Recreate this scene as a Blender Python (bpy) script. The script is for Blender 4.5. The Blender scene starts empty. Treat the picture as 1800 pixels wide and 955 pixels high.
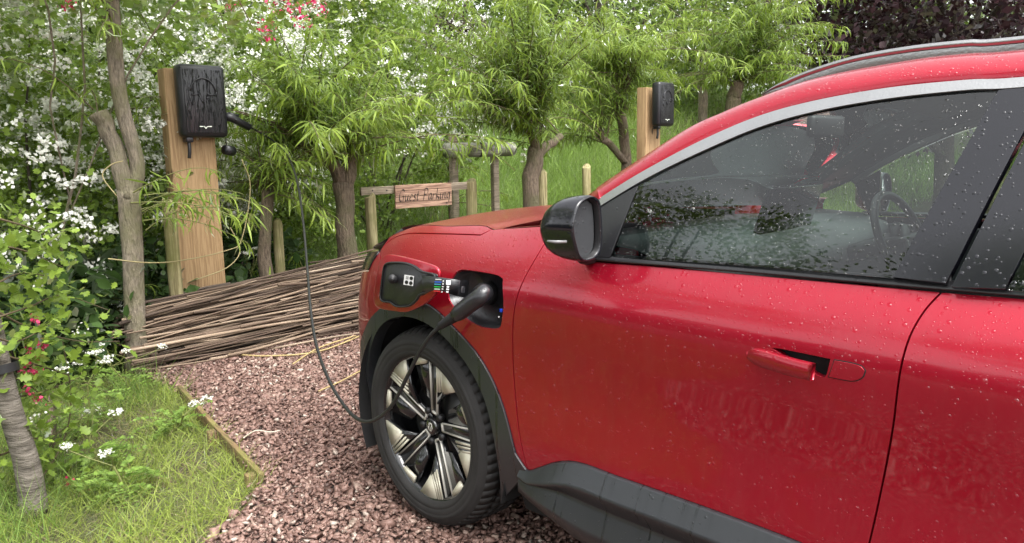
import bpy, bmesh, math, random
import numpy as np
from mathutils import Vector, Matrix
from mathutils.bvhtree import BVHTree
from mathutils.geometry import delaunay_2d_cdt
random.seed(7); rng = np.random.default_rng(7)
S = bpy.context.scene; COL = S.collection

# ------------------------------------------------------------------ camera
FPX = 1350.0
CAM = np.array([2.118, -1.527, 1.328]); YAW, PITCH, ROLL = 0.7481, 0.1571, -0.0168
_f = np.array([-math.cos(YAW)*math.cos(PITCH), math.sin(YAW)*math.cos(PITCH), -math.sin(PITCH)])
_r = np.array([math.sin(YAW), math.cos(YAW), 0.0]); _u = np.cross(_r, _f)
CR = math.cos(ROLL)*_r+math.sin(ROLL)*_u; CU = -math.sin(ROLL)*_r+math.cos(ROLL)*_u; CF = _f
cd = bpy.data.cameras.new('camera'); cd.sensor_width = 36; cd.lens = FPX/1800*36; cd.clip_start = 0.05; cd.clip_end = 2000
co = bpy.data.objects.new('camera', cd); COL.objects.link(co)
M = Matrix.Identity(4)
for i in range(3): M[i][0] = CR[i]; M[i][1] = CU[i]; M[i][2] = -CF[i]; M[i][3] = CAM[i]
co.matrix_world = M; S.camera = co
def ray(x, y): return (x-900)/FPX*CR-(y-477.5)/FPX*CU+CF
def atX(x, y, X): d = ray(x, y); return CAM+d*((X-CAM[0])/d[0])
def atY(x, y, Y): d = ray(x, y); return CAM+d*((Y-CAM[1])/d[1])
def atZ(x, y, Z=0): d = ray(x, y); return CAM+d*((Z-CAM[2])/d[2])
def atD(x, y, D): return CAM+ray(x, y)*D

# ------------------------------------------------------------------ sky, sun, exposure
W = bpy.data.worlds.new('World'); S.world = W; W.use_nodes = True
nt = W.node_tree; nt.nodes.clear()
sky = nt.nodes.new('ShaderNodeTexSky'); sky.sky_type = 'NISHITA'; sky.sun_disc = False
SUN_EL, SUN_AZ = math.radians(64), math.radians(98)
sky.sun_elevation = SUN_EL; sky.sun_rotation = SUN_AZ; sky.air_density = 1.0; sky.dust_density = 4.0; sky.ozone_density = 1.0
hs = nt.nodes.new('ShaderNodeHueSaturation'); hs.inputs['Saturation'].default_value = 0.12
bg = nt.nodes.new('ShaderNodeBackground'); bg.inputs['Strength'].default_value = 0.15
wo = nt.nodes.new('ShaderNodeOutputWorld')
nt.links.new(sky.outputs[0], hs.inputs['Color']); nt.links.new(hs.outputs[0], bg.inputs[0]); nt.links.new(bg.outputs[0], wo.inputs[0])
sl = bpy.data.lights.new('sun', 'SUN'); sl.energy = 0.8; sl.angle = math.radians(40); sl.color = (1, .97, .92)
so = bpy.data.objects.new('sun', sl); COL.objects.link(so)
# Nishita: rotation 0 puts the sun on +Y, growing clockwise seen from above
sdir = Vector((math.sin(SUN_AZ)*math.cos(SUN_EL), math.cos(SUN_AZ)*math.cos(SUN_EL), math.sin(SUN_EL)))
so.rotation_euler = (-sdir).to_track_quat('-Z', 'Y').to_euler(); so.location = (0, 0, 12)
vs = S.view_settings; vs.view_transform = 'Standard'; vs.look = 'None'; vs.gamma = 1; vs.use_curve_mapping = False
vs.exposure = 1.9

# ------------------------------------------------------------------ helpers
def link(o, parent=None):
    COL.objects.link(o)
    if parent is not None:
        o.parent = parent
        if parent.type == 'EMPTY': o.matrix_parent_inverse = Matrix.Translation(-Vector(parent.location))
    return o
def thing(name, label, cat, loc, group=None):
    o = bpy.data.objects.new(name, None); o.location = Vector([float(c) for c in loc]); o.empty_display_size = .1
    COL.objects.link(o); tag(o, label, cat, group); return o
def tag(o, label=None, cat=None, group=None, kind=None):
    if label: o['label'] = label
    if cat: o['category'] = cat
    if group: o['group'] = group
    if kind: o['kind'] = kind
    return o
def np_mesh(name, V, F, tint=None, smooth=False, normals=None):
    V = np.asarray(V, dtype=np.float32).reshape(-1, 3)
    me = bpy.data.meshes.new(name)
    if isinstance(F, np.ndarray): Fs = F; n = len(F); k = F.shape[1]; loops = F.ravel(); starts = np.arange(n)*k; tot = np.full(n, k)
    else:
        tot = np.array([len(f) for f in F]); starts = np.concatenate([[0], np.cumsum(tot)[:-1]]); loops = np.array([i for f in F for i in f]); n = len(F)
    me.vertices.add(len(V)); me.vertices.foreach_set('co', V.ravel())
    me.loops.add(len(loops)); me.loops.foreach_set('vertex_index', loops.astype(np.int32))
    me.polygons.add(n); me.polygons.foreach_set('loop_start', starts.astype(np.int32)); me.polygons.foreach_set('loop_total', tot.astype(np.int32))
    if smooth: me.polygons.foreach_set('use_smooth', np.ones(n, dtype=bool))
    me.update(calc_edges=True); me.validate()
    if tint is not None:
        a = me.attributes.new('tint', 'FLOAT', 'POINT'); a.data.foreach_set('value', np.asarray(tint, dtype=np.float32))
    if normals is not None and len(me.vertices) == len(V):
        me.normals_split_custom_set_from_vertices([tuple(float(c) for c in q) for q in normals])
    return me
def obj(name, me, mat, parent=None):
    o = bpy.data.objects.new(name, me); me.materials.append(mat); return link(o, parent)
def mk(name, V, F, mat, parent=None, smooth=False, normals=None, tint=None):
    return obj(name, np_mesh(name, V, F, tint, smooth, normals), mat, parent)
def cr(P, n=8, closed=False):
    """Catmull-Rom through P"""
    P = np.asarray(P, float)
    if len(P) < 3: return np.array([P[0]+(P[-1]-P[0])*t for t in np.linspace(0, 1, n+1)])
    Q = np.vstack([P[-1:], P, P[:2]]) if closed else np.vstack([2*P[:1]-P[1:2], P, 2*P[-1:]-P[-2:-1]])
    out = []
    for i in range(1, len(Q)-2):
        a, b, c, d = Q[i-1:i+3]
        for t in np.arange(n)/n: out.append(.5*(2*b+(c-a)*t+(2*a-5*b+4*c-d)*t*t+(3*b-a-3*c+d)*t**3))
    if not closed: out.append(P[-1])
    return np.array(out)
def tube(P, R, k=6, caps=True):
    P = np.asarray(P, float); n = len(P); R = np.broadcast_to(np.asarray(R, float), (n,))
    T = np.gradient(P, axis=0); T /= np.linalg.norm(T, axis=1)[:, None]+1e-12
    a = np.array([0, 0, 1.]) if abs(T[0][2]) < .9 else np.array([1., 0, 0])
    N = np.cross(T[0], a); N /= np.linalg.norm(N); V = []
    for i in range(n):
        N = N-T[i]*(N@T[i]); N /= np.linalg.norm(N)+1e-12; B = np.cross(T[i], N)
        for j in range(k):
            t = 2*math.pi*j/k; V.append(P[i]+R[i]*(math.cos(t)*N+math.sin(t)*B))
    F = [(i*k+j, i*k+(j+1) % k, (i+1)*k+(j+1) % k, (i+1)*k+j) for i in range(n-1) for j in range(k)]
    if caps: F += [tuple(range(k))[::-1], tuple((n-1)*k+j for j in range(k))]
    return np.array(V), F
def merge(parts):
    V = []; F = []; o = 0
    for v, f in parts:
        V.append(np.asarray(v, float)); F += [tuple(int(i)+o for i in q) for q in f]; o += len(v)
    return np.vstack(V), F
def box(c, s, rot=None, bev=0.0):
    """bevelled box, c centre, s full sizes, rot 3x3"""
    bm = bmesh.new(); bmesh.ops.create_cube(bm, size=1)
    for v in bm.verts: v.co = Vector((v.co.x*s[0], v.co.y*s[1], v.co.z*s[2]))
    if bev > 0: bmesh.ops.bevel(bm, geom=bm.edges[:], offset=bev, segments=2, affect='EDGES', profile=.5)
    V = np.array([v.co[:] for v in bm.verts]); F = [tuple(v.index for v in f.verts) for f in bm.faces]; bm.free()
    if rot is not None: V = V@np.asarray(rot).T
    return V+np.asarray(c, float), F
def rotz(a): c, s = math.cos(a), math.sin(a); return np.array([[c, -s, 0], [s, c, 0], [0, 0, 1.]])
def frames(D, UP):
    """rows: right, dir, normal as columns of R"""
    D = D/(np.linalg.norm(D, axis=1)[:, None]+1e-9); X = np.cross(D, UP); X /= np.linalg.norm(X, axis=1)[:, None]+1e-9
    N = np.cross(X, D); return np.stack([X, D, N], axis=2)
def scatter(tv, tf, pos, R, sc, tint):
    """joined mesh data of a template at many frames"""
    tv = np.asarray(tv, float); tf = np.asarray(tf); N = len(pos); k = len(tv)
    sc = np.asarray(sc, float); sc = sc[:, None] if sc.ndim == 1 else sc
    V = np.einsum('nij,nkj->nki', R, tv[None]*sc[:, None, :])+pos[:, None, :]
    F = tf[None]+(np.arange(N)*k)[:, None, None]
    return V.reshape(-1, 3), F.reshape(-1, tf.shape[1]), np.repeat(tint, k)
def join_sc(L):
    V = []; F = []; T = []; o = 0
    for v, f, t in L: V.append(v); F.append(f+o); T.append(t); o += len(v)
    return np.vstack(V), np.vstack(F), np.concatenate(T)
def unit(v): v = np.asarray(v, float); return v/(np.linalg.norm(v, axis=-1, keepdims=True)+1e-12)

# ------------------------------------------------------------------ materials
def new_mat(name):
    m = bpy.data.materials.new(name); m.use_nodes = True; t = m.node_tree; t.nodes.clear()
    out = t.nodes.new('ShaderNodeOutputMaterial'); return m, t, out
class NT:
    def __init__(s, t): s.t = t
    def n(s, kind, **kw):
        nd = s.t.nodes.new('ShaderNode'+kind)
        for k, v in kw.items():
            if k in nd.inputs.keys() or k.replace('_', ' ') in nd.inputs.keys():
                i = nd.inputs[k if k in nd.inputs.keys() else k.replace('_', ' ')]
                if hasattr(v, 'node'): s.t.links.new(v, i)
                else: i.default_value = v
            else: setattr(nd, k, v)
        return nd
    def l(s, a, b): s.t.links.new(a, b)
    def ramp(s, fac, stops, interp='LINEAR'):
        r = s.t.nodes.new('ShaderNodeValToRGB'); e = r.color_ramp; e.interpolation = interp
        while len(e.elements) < len(stops): e.elements.new(.5)
        for el, (p, c) in zip(e.elements, stops): el.position = p; el.color = (*c, 1) if len(c) == 3 else c
        s.l(fac, r.inputs[0]); return r.outputs[0]
    def math(s, op, a, b=None, clamp=False):
        nd = s.t.nodes.new('ShaderNodeMath'); nd.operation = op; nd.use_clamp = clamp
        for i, v in enumerate((a, b)):
            if v is None: continue
            if hasattr(v, 'node'): s.l(v, nd.inputs[i])
            else: nd.inputs[i].default_value = v
        return nd.outputs[0]
    def mix(s, fac, a, b):
        nd = s.t.nodes.new('ShaderNodeMixRGB')
        for i, v in enumerate((fac, a, b)):
            if hasattr(v, 'node'): s.l(v, nd.inputs[i])
            elif i == 0: nd.inputs[0].default_value = v
            else: nd.inputs[i].default_value = (*v, 1)
        return nd.outputs[0]
    def obj_co(s, scale=(1, 1, 1)):
        tc = s.t.nodes.new('ShaderNodeTexCoord'); mp = s.t.nodes.new('ShaderNodeMapping'); mp.inputs['Scale'].default_value = scale
        s.l(tc.outputs['Object'], mp.inputs[0]); return mp.outputs[0]
    def noise(s, co, scale, detail=4, rough=.55):
        nd = s.n('TexNoise', Scale=scale, Detail=detail, Roughness=rough); s.l(co, nd.inputs['Vector']); return nd.outputs['Fac']
    def bump(s, h, strength, dist, normal=None):
        nd = s.n('Bump', Strength=strength, Distance=dist); s.l(h, nd.inputs['Height'])
        if normal is not None: s.l(normal, nd.inputs['Normal'])
        return nd.outputs[0]
def simple(name, color, rough=.6, metallic=0, bump=None, var=.15, scale=12, coat=0, spec=.5):
    m, t, out = new_mat(name); N = NT(t); co = N.obj_co()
    c = N.mix(N.noise(co, scale, 5), tuple(x*(1-var) for x in color), tuple(min(1, x*(1+var)) for x in color))
    b = N.n('BsdfPrincipled', Roughness=rough, Metallic=metallic); N.l(c, b.inputs['Base Color'])
    b.inputs['Coat Weight'].default_value = coat; b.inputs['Specular IOR Level'].default_value = spec
    if bump: N.l(N.bump(N.noise(co, bump[0], 4), bump[1], bump[2]), b.inputs['Normal'])
    N.l(b.outputs[0], out.inputs[0]); return m
def droplets(N, co, scale, amount):
    """height of rain beads: a share of Voronoi cells carries a dome of its own size"""
    v = N.n('TexVoronoi', Scale=scale, Randomness=1.0); N.l(co, v.inputs['Vector'])
    sp = N.n('SeparateColor'); N.l(v.outputs['Color'], sp.inputs[0])
    r = N.math('MULTIPLY', sp.outputs[0], .42)
    on = N.math('LESS_THAN', sp.outputs[1], amount)
    h = N.math('SUBTRACT', r, v.outputs['Distance']); h = N.math('MAXIMUM', h, 0.0)
    h = N.math('POWER', h, .6)
    return N.math('MULTIPLY', h, on)
def paint():
    m, t, out = new_mat('red_metallic_paint'); N = NT(t); co = N.obj_co()
    geo = N.n('NewGeometry'); sx = N.n('SeparateXYZ'); N.l(geo.outputs['Normal'], sx.inputs[0])
    up = N.math('MAXIMUM', sx.outputs[2], 0.0)
    amt = N.math('ADD', N.math('MULTIPLY', up, .85), .13)
    d1 = droplets(N, co, 80, amt); d2 = droplets(N, co, 170, N.math('MULTIPLY', amt, 1.3))
    h = N.math('ADD', N.math('MULTIPLY', d1, 1.0), N.math('MULTIPLY', d2, .45))
    nrm = N.bump(h, 1.0, .006)
    soft = N.bump(N.noise(co, 2.0, 1), .008, .05)
    c = N.mix(N.noise(N.obj_co((1, 1, .35)), 9, 5), (.36, .003, .019), (.42, .004, .024))
    dirt = N.math('MULTIPLY', N.ramp(N.noise(N.obj_co((34, 34, 3.0)), 1.0, 5, .65), [(.50, (0, 0, 0)), (.80, (1, 1, 1))]), .05); c = N.mix(dirt, c, (.30, .20, .18))
    b = N.n('BsdfPrincipled', Roughness=.36, Metallic=.68); N.l(c, b.inputs['Base Color'])
    b.inputs['Coat Weight'].default_value = .82; b.inputs['Coat Roughness'].default_value = .03; b.inputs['Coat IOR'].default_value = 1.5
    N.l(N.math('ADD', N.math('MULTIPLY', up, .13), .03), b.inputs['Coat Roughness'])
    N.l(nrm, b.inputs['Coat Normal']); N.l(soft, b.inputs['Normal'])
    N.l(b.outputs[0], out.inputs[0]); return m
def glass():
    m, t, out = new_mat('tinted_window_glass'); N = NT(t); co = N.obj_co()
    h = N.math('ADD', droplets(N, co, 150, .32), N.math('MULTIPLY', droplets(N, N.obj_co((1, 1, .14)), 210, .30), .8))
    nrm = N.bump(h, .7, .004)
    tr = N.n('BsdfTransparent', Color=(.66, .75, .71, 1)); gl = N.n('BsdfGlossy', Roughness=.01, Color=(1, 1, 1, 1)); N.l(nrm, gl.inputs['Normal'])
    fr = N.n('Fresnel', IOR=1.52); N.l(nrm, fr.inputs['Normal'])
    f = N.math('ADD', N.math('MULTIPLY', fr.outputs[0], 1.1), N.math('ADD', N.math('MULTIPLY', h, .06), .01), True)
    mx = N.n('MixShader'); N.l(f, mx.inputs[0]); N.l(tr.outputs[0], mx.inputs[1]); N.l(gl.outputs[0], mx.inputs[2])
    N.l(mx.outputs[0], out.inputs[0]); return m
def wet_black(name, color, rough, amt, wet=True):
    m, t, out = new_mat(name); N = NT(t); co = N.obj_co()
    h = droplets(N, co, 110, amt)
    b = N.n('BsdfPrincipled', Roughness=rough, IOR=1.58)
    if wet:   # rain running down: narrow darker, glossier streaks
        w = N.noise(N.obj_co((55, 0, .7)), 1.0, 2, .5)
        s = N.math('MULTIPLY', N.ramp(w, [(.55, (0, 0, 0)), (.66, (1, 1, 1))]), N.ramp(N.noise(co, 7, 3), [(.35, (.2, .2, .2)), (.6, (1, 1, 1))]))
        N.l(N.mix(s, color, tuple(c*.5 for c in color)), b.inputs['Base Color'])
        N.l(N.math('SUBTRACT', rough, N.math('MULTIPLY', s, rough*.5)), b.inputs['Roughness'])
    else: b.inputs['Base Color'].default_value = (*color, 1)
    g = N.noise(co, 900, 2)
    N.l(N.bump(h, .5, .004, N.bump(g, .06, .001)), b.inputs['Normal']); N.l(b.outputs[0], out.inputs[0]); return m
def leaf(name, dark, light, transl=.35, rough=.45, gl=.08):
    m, t, out = new_mat(name); N = NT(t)
    a = N.n('Attribute', attribute_name='tint')
    c = N.ramp(a.outputs['Fac'], [(0, dark), (.55, tuple((x+y)/2 for x, y in zip(dark, light))), (1, light)])
    d = N.n('BsdfDiffuse'); N.l(c, d.inputs[0]); tl = N.n('BsdfTranslucent'); N.l(N.mix(.5, c, tuple(min(1, v*1.6) for v in light)), tl.inputs[0])
    m1 = N.n('MixShader'); m1.inputs[0].default_value = transl; N.l(d.outputs[0], m1.inputs[1]); N.l(tl.outputs[0], m1.inputs[2])
    g = N.n('BsdfGlossy', Roughness=rough, Color=(1, 1, 1, 1)); fr = N.n('Fresnel', IOR=1.4)
    m2 = N.n('MixShader'); N.l(N.math('MULTIPLY', fr.outputs[0], .42), m2.inputs[0]); N.l(m1.outputs[0], m2.inputs[1]); N.l(g.outputs[0], m2.inputs[2])
    N.l(m2.outputs[0], out.inputs[0]); return m
def bark(name, a, b, green=None, sc=1.0, lent=False):
    m, t, out = new_mat(name); N = NT(t); co = N.obj_co((30*sc, 30*sc, 7*sc) if not lent else (9*sc, 9*sc, 45*sc))
    n1 = N.noise(co, 1.6, 8, .65); c = N.ramp(n1, [(.3, a), (.62, b)])
    if green:
        n2 = N.noise(N.obj_co(), 5.0, 4); c = N.mix(N.ramp(n2, [(.45, (0, 0, 0)), (.62, (.8, .8, .8))]), c, green)
    p = N.n('BsdfPrincipled', Roughness=.85); N.l(c, p.inputs['Base Color']); N.l(N.bump(n1, 1.0, .03), p.inputs['Normal']); N.l(p.outputs[0], out.inputs[0]); return m
def timber(name, a, b, axis='z', knots=True, green=None):
    m, t, out = new_mat(name); N = NT(t)
    s = dict(z=(22, 22, 1.1), y=(22, 1.1, 22), x=(1.1, 22, 22))[axis]; co = N.obj_co(s)
    n1 = N.noise(co, 1.3, 7, .6); w = N.math('SINE', N.math('MULTIPLY', n1, 40.0)); w = N.math('MULTIPLY', w, .18)
    f = N.math('ADD', n1, w); c = N.ramp(f, [(.3, a), (.7, b)])
    if knots:
        v = N.n('TexVoronoi', Scale=1.0); N.l(N.obj_co(dict(z=(5, 5, 2.6), y=(5, 2.6, 5), x=(2.6, 5, 5))[axis]), v.inputs['Vector'])
        c = N.mix(N.ramp(v.outputs['Distance'], [(.06, (1, 1, 1)), (.12, (0, 0, 0))]), c, tuple(x*.35 for x in a))
    if green: c = N.mix(N.ramp(N.noise(N.obj_co(), 4.5, 4), [(.46, (0, 0, 0)), (.65, (.85, .85, .85))]), c, green)
    p = N.n('BsdfPrincipled', Roughness=.75); N.l(c, p.inputs['Base Color']); N.l(N.bump(f, .35, .006), p.inputs['Normal']); N.l(p.outputs[0], out.inputs[0]); return m
def tinted(name, stops, rough=.85, bump=None, spec=.3):
    m, t, out = new_mat(name); N = NT(t); a = N.n('Attribute', attribute_name='tint'); co = N.obj_co()
    c = N.ramp(a.outputs['Fac'], stops); c = N.mix(N.math('MULTIPLY', N.noise(co, 60, 4), .5), c, tuple(x*.45 for x in stops[0][1]))
    p = N.n('BsdfPrincipled', Roughness=rough); p.inputs['Specular IOR Level'].default_value = spec; N.l(c, p.inputs['Base Color'])
    if bump: N.l(N.bump(N.noise(co, bump[0], 4), bump[1], bump[2]), p.inputs['Normal'])
    N.l(p.outputs[0], out.inputs[0]); return m
PAINT = paint(); GLASS = glass()
PLASTIC = wet_black('grey_black_cladding', (.018, .020, .023), .38, .18)
GLOSSBLK = wet_black('gloss_black_trim', (.006, .006, .009), .07, .65, False)
BLACK = simple('matt_black_plastic', (.012, .012, .013), .5, bump=(400, .1, .001))
BLKWET = wet_black('wet_black_plastic', (.014, .014, .016), .30, .25, False)
VOID = simple('dark_underbody', (.008, .008, .008), .9)
RUBBER = simple('tyre_rubber', (.020, .019, .0185), .75, bump=(220, .35, .002), var=.45, scale=14, spec=.35)
CHROME = simple('satin_chrome', (.40, .40, .395), .30, 1, bump=(160, .25, .002))
ALU = simple('machined_alloy', (.56, .53, .42), .35, .25, var=.04)
ALULINE = simple('bright_alloy_line', (.60, .58, .52), .35, .3, var=.04)
RIMBLK = simple('gloss_black_alloy', (.008, .008, .009), .16, coat=.6)
MIRROR = wet_black('mirror_glass_dark', (.045, .047, .05), .08, .75, False)
CABLEM = simple('black_cable_rubber', (.014, .014, .015), .35)
SEATM = simple('grey_seat_fabric', (.05, .055, .06), .9, bump=(500, .2, .001))
DASHM = simple('dark_dash', (.085, .095, .095), .5)
WHITE = simple('white_print', (.8, .8, .8), .5, var=.02)
# ------------------------------------------------------------------ the car: surfaces
YC = 0.905                                   # centre plane of the car
WB = 2.785; WR = 0.36                        # wheelbase, wheel radius
def herm(xs, ys, x):
    xs = np.asarray(xs, float); ys = np.asarray(ys, float); x = np.clip(np.asarray(x, float), xs[0], xs[-1])
    d = np.diff(xs); m = np.diff(ys, axis=0)/(d[:, None] if ys.ndim > 1 else d)
    g = np.empty_like(ys); g[0] = m[0]; g[-1] = m[-1]; g[1:-1] = .5*(m[:-1]+m[1:])
    i = np.clip(np.searchsorted(xs, x)-1, 0, len(xs)-2); h = d[i]; t = (x-xs[i])/h
    if ys.ndim > 1: t = t[:, None]; h = h[:, None]
    a, b = ys[i], ys[i+1]
    return a*(1+2*t)*(1-t)**2+g[i]*h*t*(1-t)**2+b*t*t*(3-2*t)+g[i+1]*h*t*t*(t-1)
plan_pts = np.array([(-.83, YC), (-.822, .62), (-.77, .36), (-.66, .175), (-.47, .055), (-.2, -.012), (.15, -.025), (.6, -.025), (1.1, -.025), (1.7, -.025), (2.3, -.025), (2.85, -.022), (3.2, .03), (3.42, .14), (3.53, .35), (3.58, .62), (3.59, YC)])
_pl = cr(plan_pts, 24); _s = np.concatenate([[0], np.cumsum(np.linalg.norm(np.diff(_pl, axis=0), axis=1))])
_s -= np.interp(0, _pl[:, 0], _s)            # u = 0 at the front axle, close to X along the side
UMIN, UMAX = _s[0], _s[-1]
_tn = np.gradient(_pl, axis=0); _tn /= np.linalg.norm(_tn, axis=1)[:, None]; _in = np.stack([-_tn[:, 1], _tn[:, 0]], 1)
ZK = [.16, .24, .32, .40, .48, .56, .64, .72, .80, .86, .91, .95, .99, 1.03, 1.07, 1.11, 1.15]
UK = [UMIN, -.75, -.45, -.1, .25, .55, 1.1, 1.9, 2.5, 2.85, 3.3, UMAX]
nose = [.10, .06, .03, .01, .0, .0, .0, .005, .02, .035, .06, .09, .15, .25, .4, .6, .8]
nose2 = [.10, .06, .03, .01, .0, .0, .0, .0, .008, .02, .035, .058, .09, .14, .23, .36, .5]
fend = [.06, .04, .025, .015, .01, .006, .002, .0, .003, .010, .022, .040, .066, .102, .155, .24, .34]
fend2 = [.06, .04, .025, .018, .014, .012, .008, .004, .002, .006, .014, .028, .050, .084, .130, .20, .29]
door = [.08, .05, .028, .010, .007, .012, .0155, .012, .004, .0, .002, .013, .034, .062, .094, .128, .165]
rear = [.10, .06, .04, .02, .01, .006, .003, .0, .0, .002, .006, .014, .028, .046, .07, .10, .14]
tail = [.12, .07, .03, .01, .0, .0, .0, .01, .02, .03, .04, .05, .06, .075, .09, .11, .14]
DT = np.array([nose, nose, nose2, fend, fend2, door, door, door, rear, rear, tail, tail])
def side(u, z, off=0.0):
    u = np.atleast_1d(np.asarray(u, float)); z = np.atleast_1d(np.asarray(z, float))
    x = np.interp(u, _s, _pl[:, 0]); y = np.interp(u, _s, _pl[:, 1]); ix = np.interp(u, _s, _in[:, 0]); iy = np.interp(u, _s, _in[:, 1])
    cols = herm(UK, DT, u)                                    # n x len(ZK)
    d = np.empty(len(u))
    zk = np.array(ZK); zz = np.clip(z, zk[0], zk[-1]); h = np.diff(zk); m = np.diff(cols, axis=1)/h
    g = np.concatenate([m[:, :1], .5*(m[:, :-1]+m[:, 1:]), m[:, -1:]], 1)
    i = np.clip(np.searchsorted(zk, zz)-1, 0, len(zk)-2); k = np.arange(len(u)); hh = h[i]; t = (zz-zk[i])/hh
    a, b, ga, gb = cols[k, i], cols[k, i+1], g[k, i], g[k, i+1]
    d = a*(1+2*t)*(1-t)**2+ga*hh*t*(1-t)**2+b*t*t*(3-2*t)+gb*hh*t*t*(t-1)
    return np.stack([x+ix*(d-off), y+iy*(d-off), z], 1)
def green(u, z, off=0.0):                     # window side of the cabin, leaning in towards the roof
    u = np.atleast_1d(np.asarray(u, float)); z = np.atleast_1d(np.asarray(z, float))
    y = .026+.40*(z-1.03)+.22*(z-1.03)**2+.30*np.maximum(0, .80-u)**2+.05*np.maximum(0, u-1.9)**2
    return np.stack([u, y-off, z], 1)
def surf_normals(fn, u, z):
    e = 2e-3; a = fn(u+e, z)-fn(u-e, z); b = fn(u, z+e)-fn(u, z-e); n = np.cross(a, b)
    n = unit(n); return n
class Surf:
    def __init__(s, fn, u0, u1, z0, z1, nu, nz):
        s.fn = fn; U, Z = np.meshgrid(np.linspace(u0, u1, nu), np.linspace(z0, z1, nz), indexing='ij'); s.U = U.ravel(); s.Z = Z.ravel()
        s.P = fn(s.U, s.Z); s.F = []
        for i in range(nu-1):
            for j in range(nz-1):
                a = i*nz+j; s.F += [(a, a+nz, a+nz+1), (a, a+nz+1, a+1)]
        s.bvh = BVHTree.FromPolygons([tuple(q) for q in s.P], s.F)
    def px(s, x, y):
        d = ray(x, y); loc, n, fi, dist = s.bvh.ray_cast(Vector(CAM), Vector(unit(d)))
        if loc is None:
            if x < 760: return s.px(x+2, y)
            raise ValueError('miss %s' % ((x, y),))
        a, b, c = s.F[fi]; A = np.stack([s.P[b]-s.P[a], s.P[c]-s.P[a]], 1); w = np.linalg.lstsq(A, np.array(loc)-s.P[a], rcond=None)[0]
        return np.array([s.U[a]+w[0]*(s.U[b]-s.U[a])+w[1]*(s.U[c]-s.U[a]), s.Z[a]+w[0]*(s.Z[b]-s.Z[a])+w[1]*(s.Z[c]-s.Z[a])])
SIDE = Surf(side, -1.2, 3.3, .18, 1.14, 300, 90)
GREEN = Surf(green, .3, 3.2, 1.0, 1.52, 160, 60)
def P(*pts): return ('p', pts)
def Q(*pts): return ('s', pts)
def outline(sf, segs, n=6):
    """segments of photo points (P) or surface points (Q), each smoothed, joined with hard corners"""
    out = []
    for kind, pts in segs:
        q = np.array([sf.px(*a) for a in pts]) if kind == 'p' else np.array(pts, float)
        c = cr(q, n) if len(q) > 2 else q
        if len(out) and np.linalg.norm(c[0]-out[-1]) < 1e-3: c = c[1:]
        out += list(c)
    if np.linalg.norm(out[0]-out[-1]) < 1e-3: out = out[:-1]
    return np.array(out)
def resample(poly, step):
    out = []
    for a, b in zip(poly, np.roll(poly, -1, 0)):
        k = max(1, int(np.linalg.norm(b-a)/step)); out += [a+(b-a)*t for t in np.arange(k)/k]
    return np.array(out)
def inset(poly, g):
    A = poly[:, 0]*np.roll(poly[:, 1], -1)-np.roll(poly[:, 0], -1)*poly[:, 1]; sgn = 1 if A.sum() > 0 else -1
    e1 = unit(poly-np.roll(poly, 1, 0)); e2 = unit(np.roll(poly, -1, 0)-poly)
    n1 = sgn*np.stack([-e1[:, 1], e1[:, 0]], 1); n2 = sgn*np.stack([-e2[:, 1], e2[:, 0]], 1)
    m = unit(n1+n2); k = np.clip(1/np.maximum(.4, (m*n1).sum(1)), 1, 2); return poly+m*(g*k)[:, None]
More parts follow.
